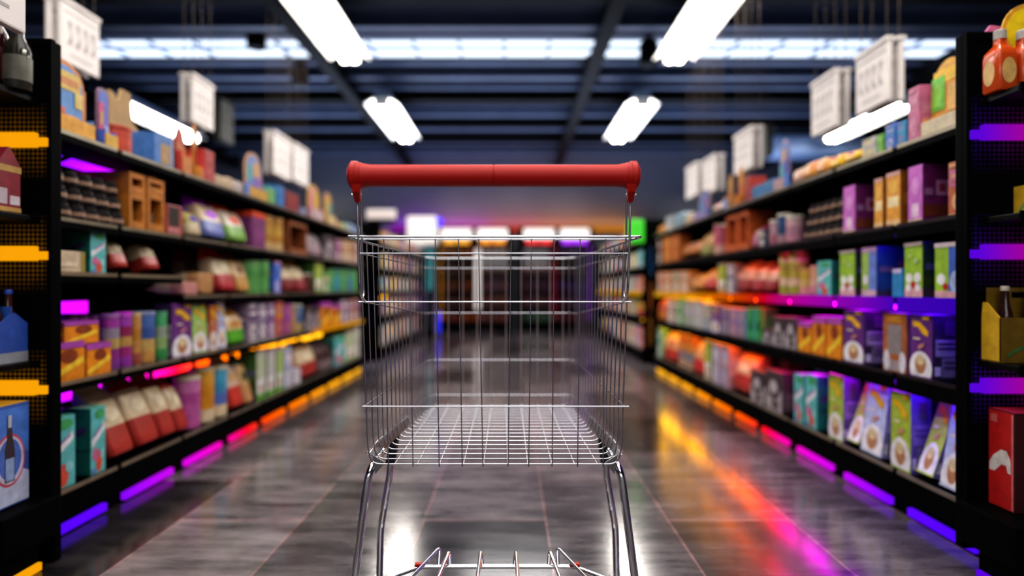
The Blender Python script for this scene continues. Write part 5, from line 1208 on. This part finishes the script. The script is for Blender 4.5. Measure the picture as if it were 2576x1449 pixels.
# ================================================================ fridges on the back wall
FY = 10.9
GLASS = bpy.data.materials.new('clear_glass'); GLASS.use_nodes = True
nt = GLASS.node_tree
for n in list(nt.nodes): nt.nodes.remove(n)
out = nt.nodes.new('ShaderNodeOutputMaterial'); tr = nt.nodes.new('ShaderNodeBsdfTransparent'); gl = nt.nodes.new('ShaderNodeBsdfGlossy'); mx = nt.nodes.new('ShaderNodeMixShader')
tr.inputs[0].default_value = (.8, .82, .85, 1); gl.inputs['Roughness'].default_value = .02; mx.inputs[0].default_value = .025
nt.links.new(tr.outputs[0], mx.inputs[1]); nt.links.new(gl.outputs[0], mx.inputs[2]); nt.links.new(mx.outputs[0], out.inputs[0])
HEAD = mat((1, .93, .9), .5, 0, 0, .7)
PXM = FY / F
fz_top = Zp(573, FY)
bot0 = {}
def fridge(px0, px1, doors, label, words_):
    x0, x1 = Xat(px0, FY), Xat(px1, FY); xm = (x0 + x1)/2
    t = thing('display_fridge', label, 'fridge', (xm, FY + .35, 0), group='drinks fridges along the back wall')
    def bx(bb, xa, xb, ya, yb, za, zb, m, bev=0): return bb.box(xa - xm, xb - xm, ya - .35, yb - .35, za, zb, m, bev)
    b = B(); bx(b, x0, x0 + .04, .03, .7, .0, fz_top, BLACK); bx(b, x1 - .04, x1, .03, .7, 0, fz_top, BLACK); bx(b, x0 + .04, x1 - .04, .66, .7, 0, fz_top, BLACK)
    bx(b, x0 + .04, x1 - .04, .03, .66, 0, .12, BLACK); bx(b, x0 + .04, x1 - .04, .03, .66, fz_top - .04, fz_top, BLACK); b.build('cabinet', t)
    zs = [.14 + .3 * k for k in range(5)]
    for z in zs[1:]:
        b = B(); bx(b, x0 + .045, x1 - .045, .1, .655, z - .015, z, BLACKM); b.build('shelf', t)
    for k, (a, c, col, bc, hbar) in enumerate(doors):
        xa, xb = Xat(a, FY), Xat(c, FY)
        b = B(); fr = .03
        bx(b, xa, xa + fr, 0, .03, .12, fz_top - .05, BLACK); bx(b, xb - fr, xb, 0, .03, .12, fz_top - .05, BLACK); bx(b, xa + fr, xb - fr, 0, .03, .12, .17, BLACK); bx(b, xa + fr, xb - fr, 0, .03, fz_top - .09, fz_top - .05, BLACK)
        dr = b.build('door', t)
        b = B(); bx(b, xa + fr, xb - fr, .012, .018, .17, fz_top - .09, GLASS); b.build('glass', dr)
        b = B(); bx(b, xa + fr + .01, xb - fr - .01, -.012, .0, fz_top - .2, fz_top - .015, HEAD, .004); b.build('header_light', t)
        if hbar: b = B(); bx(b, xa + .0, xa + .1, -.05, -.012, .4, 1.5, mat('#e8e2de', .4, 0, 0, .35), .01); b.build('handle', dr)  # tall white post built as a handle, glow put into its material
        else: b = B(); bx(b, xa + .005, xa + .025, -.035, -.0, .7, 1.2, BLACKM, .004); b.build('handle', dr)
        for xs in (xa + .012, xb - .03):
            b = B(); bx(b, xs, xs + .018, .05, .06, .2, 1.6, mat(col, .5, 0, 0, 4.0)); b.build('interior_light', t)  # added glowing strips behind the door frame, brighten the bottles
        for u in (.3, .7):
            xu = xa + (xb - xa) * u
            b = B(); bx(b, xu - .11, xu + .11, .06, .085, fz_top - .29, fz_top - .17, mat(col, .5, 0, 0, 1.6), .01); b.build('interior_light', t)
        for lv, z in enumerate(zs):
            key = bc[(lv) % len(bc)]
            if key not in bot0: bot0[key] = bottle('drink_bottle', .042, .235, key, '#7a5a4a' if lv % 2 else key, '#8a3a2a')
            for q in range(5):
                src = bot0[key]
                o = src if 'label' not in src.keys() else dup(src, (0, 0, 0))
                o.location = (xa + .07 + (xb - xa - .14) * q/4, FY + .2, z + .001)
                tag(o, 'drink bottle on the %s shelf behind the %s fridge door' % (('bottom', 'second', 'middle', 'fourth', 'top')[lv], words_[k]), 'bottle', 'bottles on the %s shelf behind the %s fridge door' % (('bottom', 'second', 'middle', 'fourth', 'top')[lv], words_[k]))
OR1, OR2 = '#a8541c', '#6a2c18'
fridge(1098, 1288, ((1104, 1192, '#ffb030', (OR1, OR2, '#8a4a20', '#3a2030', '#a86a2c'), False), (1195, 1282, '#ffa028', ('#8a3c24', '#a04a1c', '#7a4a5c', '#6a3a3a', '#8a5a2c'), True)), 'left double-door black drinks fridge with amber interior', ('leftmost', 'second'))
fridge(1304, 1494, ((1312, 1400, '#ff4040', ('#3a7a4a', '#7a1c2c', '#5a2440', '#8a2030', '#4a3038'), False), (1404, 1488, '#c040ff', ('#7a2c2c', '#5a1a50', '#4a1a6a', '#3a2440', '#5a4060'), False)), 'right double-door black drinks fridge with red and violet interior', ('third', 'rightmost'))
# neon strip on top of the fridges washes the wall
WASH = ramp_emitter(((-1.8, (.45, .03, .6)), (-1.0, (.8, .05, .45)), (-.2, (1, .08, .08)), (.7, (1, .2, .03)), (1.6, (1, .36, .04)), (2.5, (1, .4, .05))), 0, .45)
b = B(); b.box(-2.4, 2.6, WALLY - .03, WALLY - .005, 1.9, 2.03, WASH); st = b.build('wall_light_strip')
b = B(); b.box(-2.4, 2.6, WALLY - .035, WALLY - .001, 1.87, 1.898, BLACK); b.build('mounting_rail', st)
tag(st, 'neon light strip on the back wall above the fridges, magenta to orange', 'light strip')
for x, c in ((-1.9, (.55, .05, .8)), (-.95, (.9, .07, .5)), (0, (1, .1, .12)), (.95, (1, .2, .05)), (1.9, (1, .34, .06))):
    l = bpy.data.lights.new('wall_wash', 'AREA'); l.shape = 'RECTANGLE'; l.size = .95; l.size_y = .06; l.energy = 8.0; l.color = c
    o = bpy.data.objects.new('wall_wash', l); C.objects.link(o); o.location = (x, WALLY - .14, 1.93); o.rotation_euler = (PI/2 + .95, 0, 0)

# ---- freestanding white display and teal stand by the far left run
t = thing('display_stand', 'white lit display stand at the end of the far left shelving', 'display stand', (-1.42, 9.75, 0))
wm = mat('#e8e2dc', .5, 0, 0, .35)
b = B(); b.box(-.28, .2, -.14, .14, 1.5, 1.95, wm, .03); b.build('header', t)
b = B(); b.box(-.2, -.02, -.08, .08, .05, 1.5, mat('#c8c8d0', .5, 0, 0, .12), .02); b.build('pillar', t)
b = B(); b.box(-.26, .2, -.13, .13, 0, .05, BLACK, .01); b.build('base', t)
b = B(); b.lathe([(0, -.03), (.06, -.03), (.07, 0), (.06, .03), (0, .03)], mat((.04, .03, 1.0), .5, 0, 0, 1.2), 'y', 14, (.23, -.1, 1.86)); b.build('beacon_light', t)
b = B(); b.box(.205, .235, -.12, .12, .05, .4, mat((.03, .04, 1.0), .5, 0, 0, .6), .005); b.build('kick_light', t)
t = thing('standing_banner', 'teal standing banner left of the fridges', 'banner', (-1.5, 10.6, 0))
b = B(); b.box(-.06, .12, -.015, .015, .75, 1.5, mat('#3a9aa0', .5, 0, .05), .014); b.build('banner_panel', t)
b = B(); b.tube([(.03, .02, .02), (.03, .02, 1.4)], .015, BLACKM); b.build('pole', t)
b = B(); b.lathe([(0, 0), (.16, 0), (.15, .025), (0, .025)], BLACK, seg=20, o=(.03, .02, 0)); b.build('base', t)
# white lit sign box on the near end of the far left run, green display on the far right run
def header_box(name, x0, x1, y0, y1, Y, col, em, label, dep=.2, post=True):
    a, c = P(x0, y0, Y), P(x1, y1, Y)
    t = thing(name, label, 'sign', ((a.x + c.x)/2, Y + dep/2, c.z))
    b = B(); b.box(-(c.x - a.x)/2, (c.x - a.x)/2, -dep/2, dep/2, 0, a.z - c.z, mat(col, .5, 0, 0, em), .02); b.build('light_box', t)
    if post: b = B(); b.box(-(c.x - a.x)/2 + .02, (c.x - a.x)/2 - .02, -.02, .02, 1.5005 - c.z, 0, BLACK); b.build('support', t)
header_box('sign_box', 920, 995, 526, 552, 6.47, '#d8ccc8', .3, 'wide white lit sign box above the far left shelving', .05)
header_box('sign_box', 1578, 1622, 552, 612, 6.1, '#3fc030', .35, 'bright green lit sign box on the end of the far right shelving', .05, False)
# boxes facing the viewer on the front of the far right run
for k, (z, c, c2, lab) in enumerate(((.92, '#1f6aa8', '#d8d4d8', 'blue box with white peak'), (.55, '#c87028', '#d8c090', 'orange and cream box'), (.2, '#c8882c', '#b04a40', 'orange and red box'))):
    b = B(); w, d, h = .2, .08, .3
    b.box(-w/2, w/2, -d/2, d/2, 0, h, M(c), .004)
    b.poly([(-w*.45, -d/2 - .001, h*.05), (w*.45, -d/2 - .001, h*.05), (w*.42, -d/2 - .001, h*.4), (w*.2, -d/2 - .001, h*.62), (-.0, -d/2 - .001, h*.35), (-w*.25, -d/2 - .001, h*.5)], M(c2))
    o = b.build('promo_box'); face_cam(o, lab + ' on the end of the far right shelving', 'box', 1.52, 6.09, z)
    b = B()
    b.box(1.4, 1.66, 6.04, 6.168, z - .02, z - .0005, BLACKM); o = b.build('end_bracket_shelf'); tag(o, 'small black end shelf under the ' + lab, 'shelf')

# ================================================================ lamps, world, camera
def area(name, loc, rot, sx, sy, power, col, spread=None):
    l = bpy.data.lights.new(name, 'AREA'); l.shape = 'RECTANGLE'; l.size = sx; l.size_y = sy; l.energy = power; l.color = col
    if spread: l.spread = spread
    o = bpy.data.objects.new(name, l); C.objects.link(o); o.location = loc; o.rotation_euler = rot; return o
area('ceiling_fill', (0, 8.8, 2.2), (PI, 0, 0), 9, 3.5, 270, (.66, .76, 1.0))  # added unseen fill, brightens the ceiling from below
area('ceiling_fill', (0, 4.6, 2.4), (PI, 0, 0), 9, 2.0, 9, (.58, .7, 1.0))  # weaker added fill for the nearer ceiling
area('aisle', (0, 5.0, 3.2), (0, 0, 0), 1.2, 4.0, 45, (1.0, .97, .94))  # added unseen fill over the aisle, has no fitting
area('aisle', (0, 7.4, 3.2), (0, 0, 0), 1.2, 1.4, 60, (1.0, .97, .94))  # second added fill, brightens the far shelving
area('front_fill', (0, -2.85, 2.0), (PI/2 - .12, 0, 0), 3.0, .8, 24, (1.0, .97, .95))  # added fill behind the camera for faces turned towards it
area('overhead', (0, 0, 3.3), (0, 0, 0), 2.6, 4.6, 110, (1.0, .97, .94))
w = bpy.data.worlds.new('hall'); bpy.context.scene.world = w; w.use_nodes = True
w.node_tree.nodes['Background'].inputs[0].default_value = (.35, .45, .8, 1); w.node_tree.nodes['Background'].inputs[1].default_value = .02
cam = bpy.data.cameras.new('camera'); co = bpy.data.objects.new('camera', cam); C.objects.link(co)
co.location = (0, 0, H); co.rotation_euler = (PI/2, 0, 0)
cam.sensor_fit = 'HORIZONTAL'; cam.sensor_width = 36.0; cam.lens = 36.0 * F / 2576.0
cam.dof.use_dof = True; cam.dof.focus_distance = 1.29; cam.dof.aperture_fstop = .9
cam.clip_start = .02; cam.clip_end = 100
sc = bpy.context.scene; sc.camera = co
sc.view_settings.view_transform = 'Standard'
try: sc.view_settings.look = 'Medium High Contrast'
except Exception: pass
sc.cycles.sample_clamp_indirect = 6.0
sc.cycles.adaptive_threshold = .04
sc.cycles.max_bounces = 6; sc.cycles.diffuse_bounces = 2; sc.cycles.glossy_bounces = 4; sc.cycles.transparent_max_bounces = 6
sc.cycles.caustics_reflective = False; sc.cycles.caustics_refractive = False
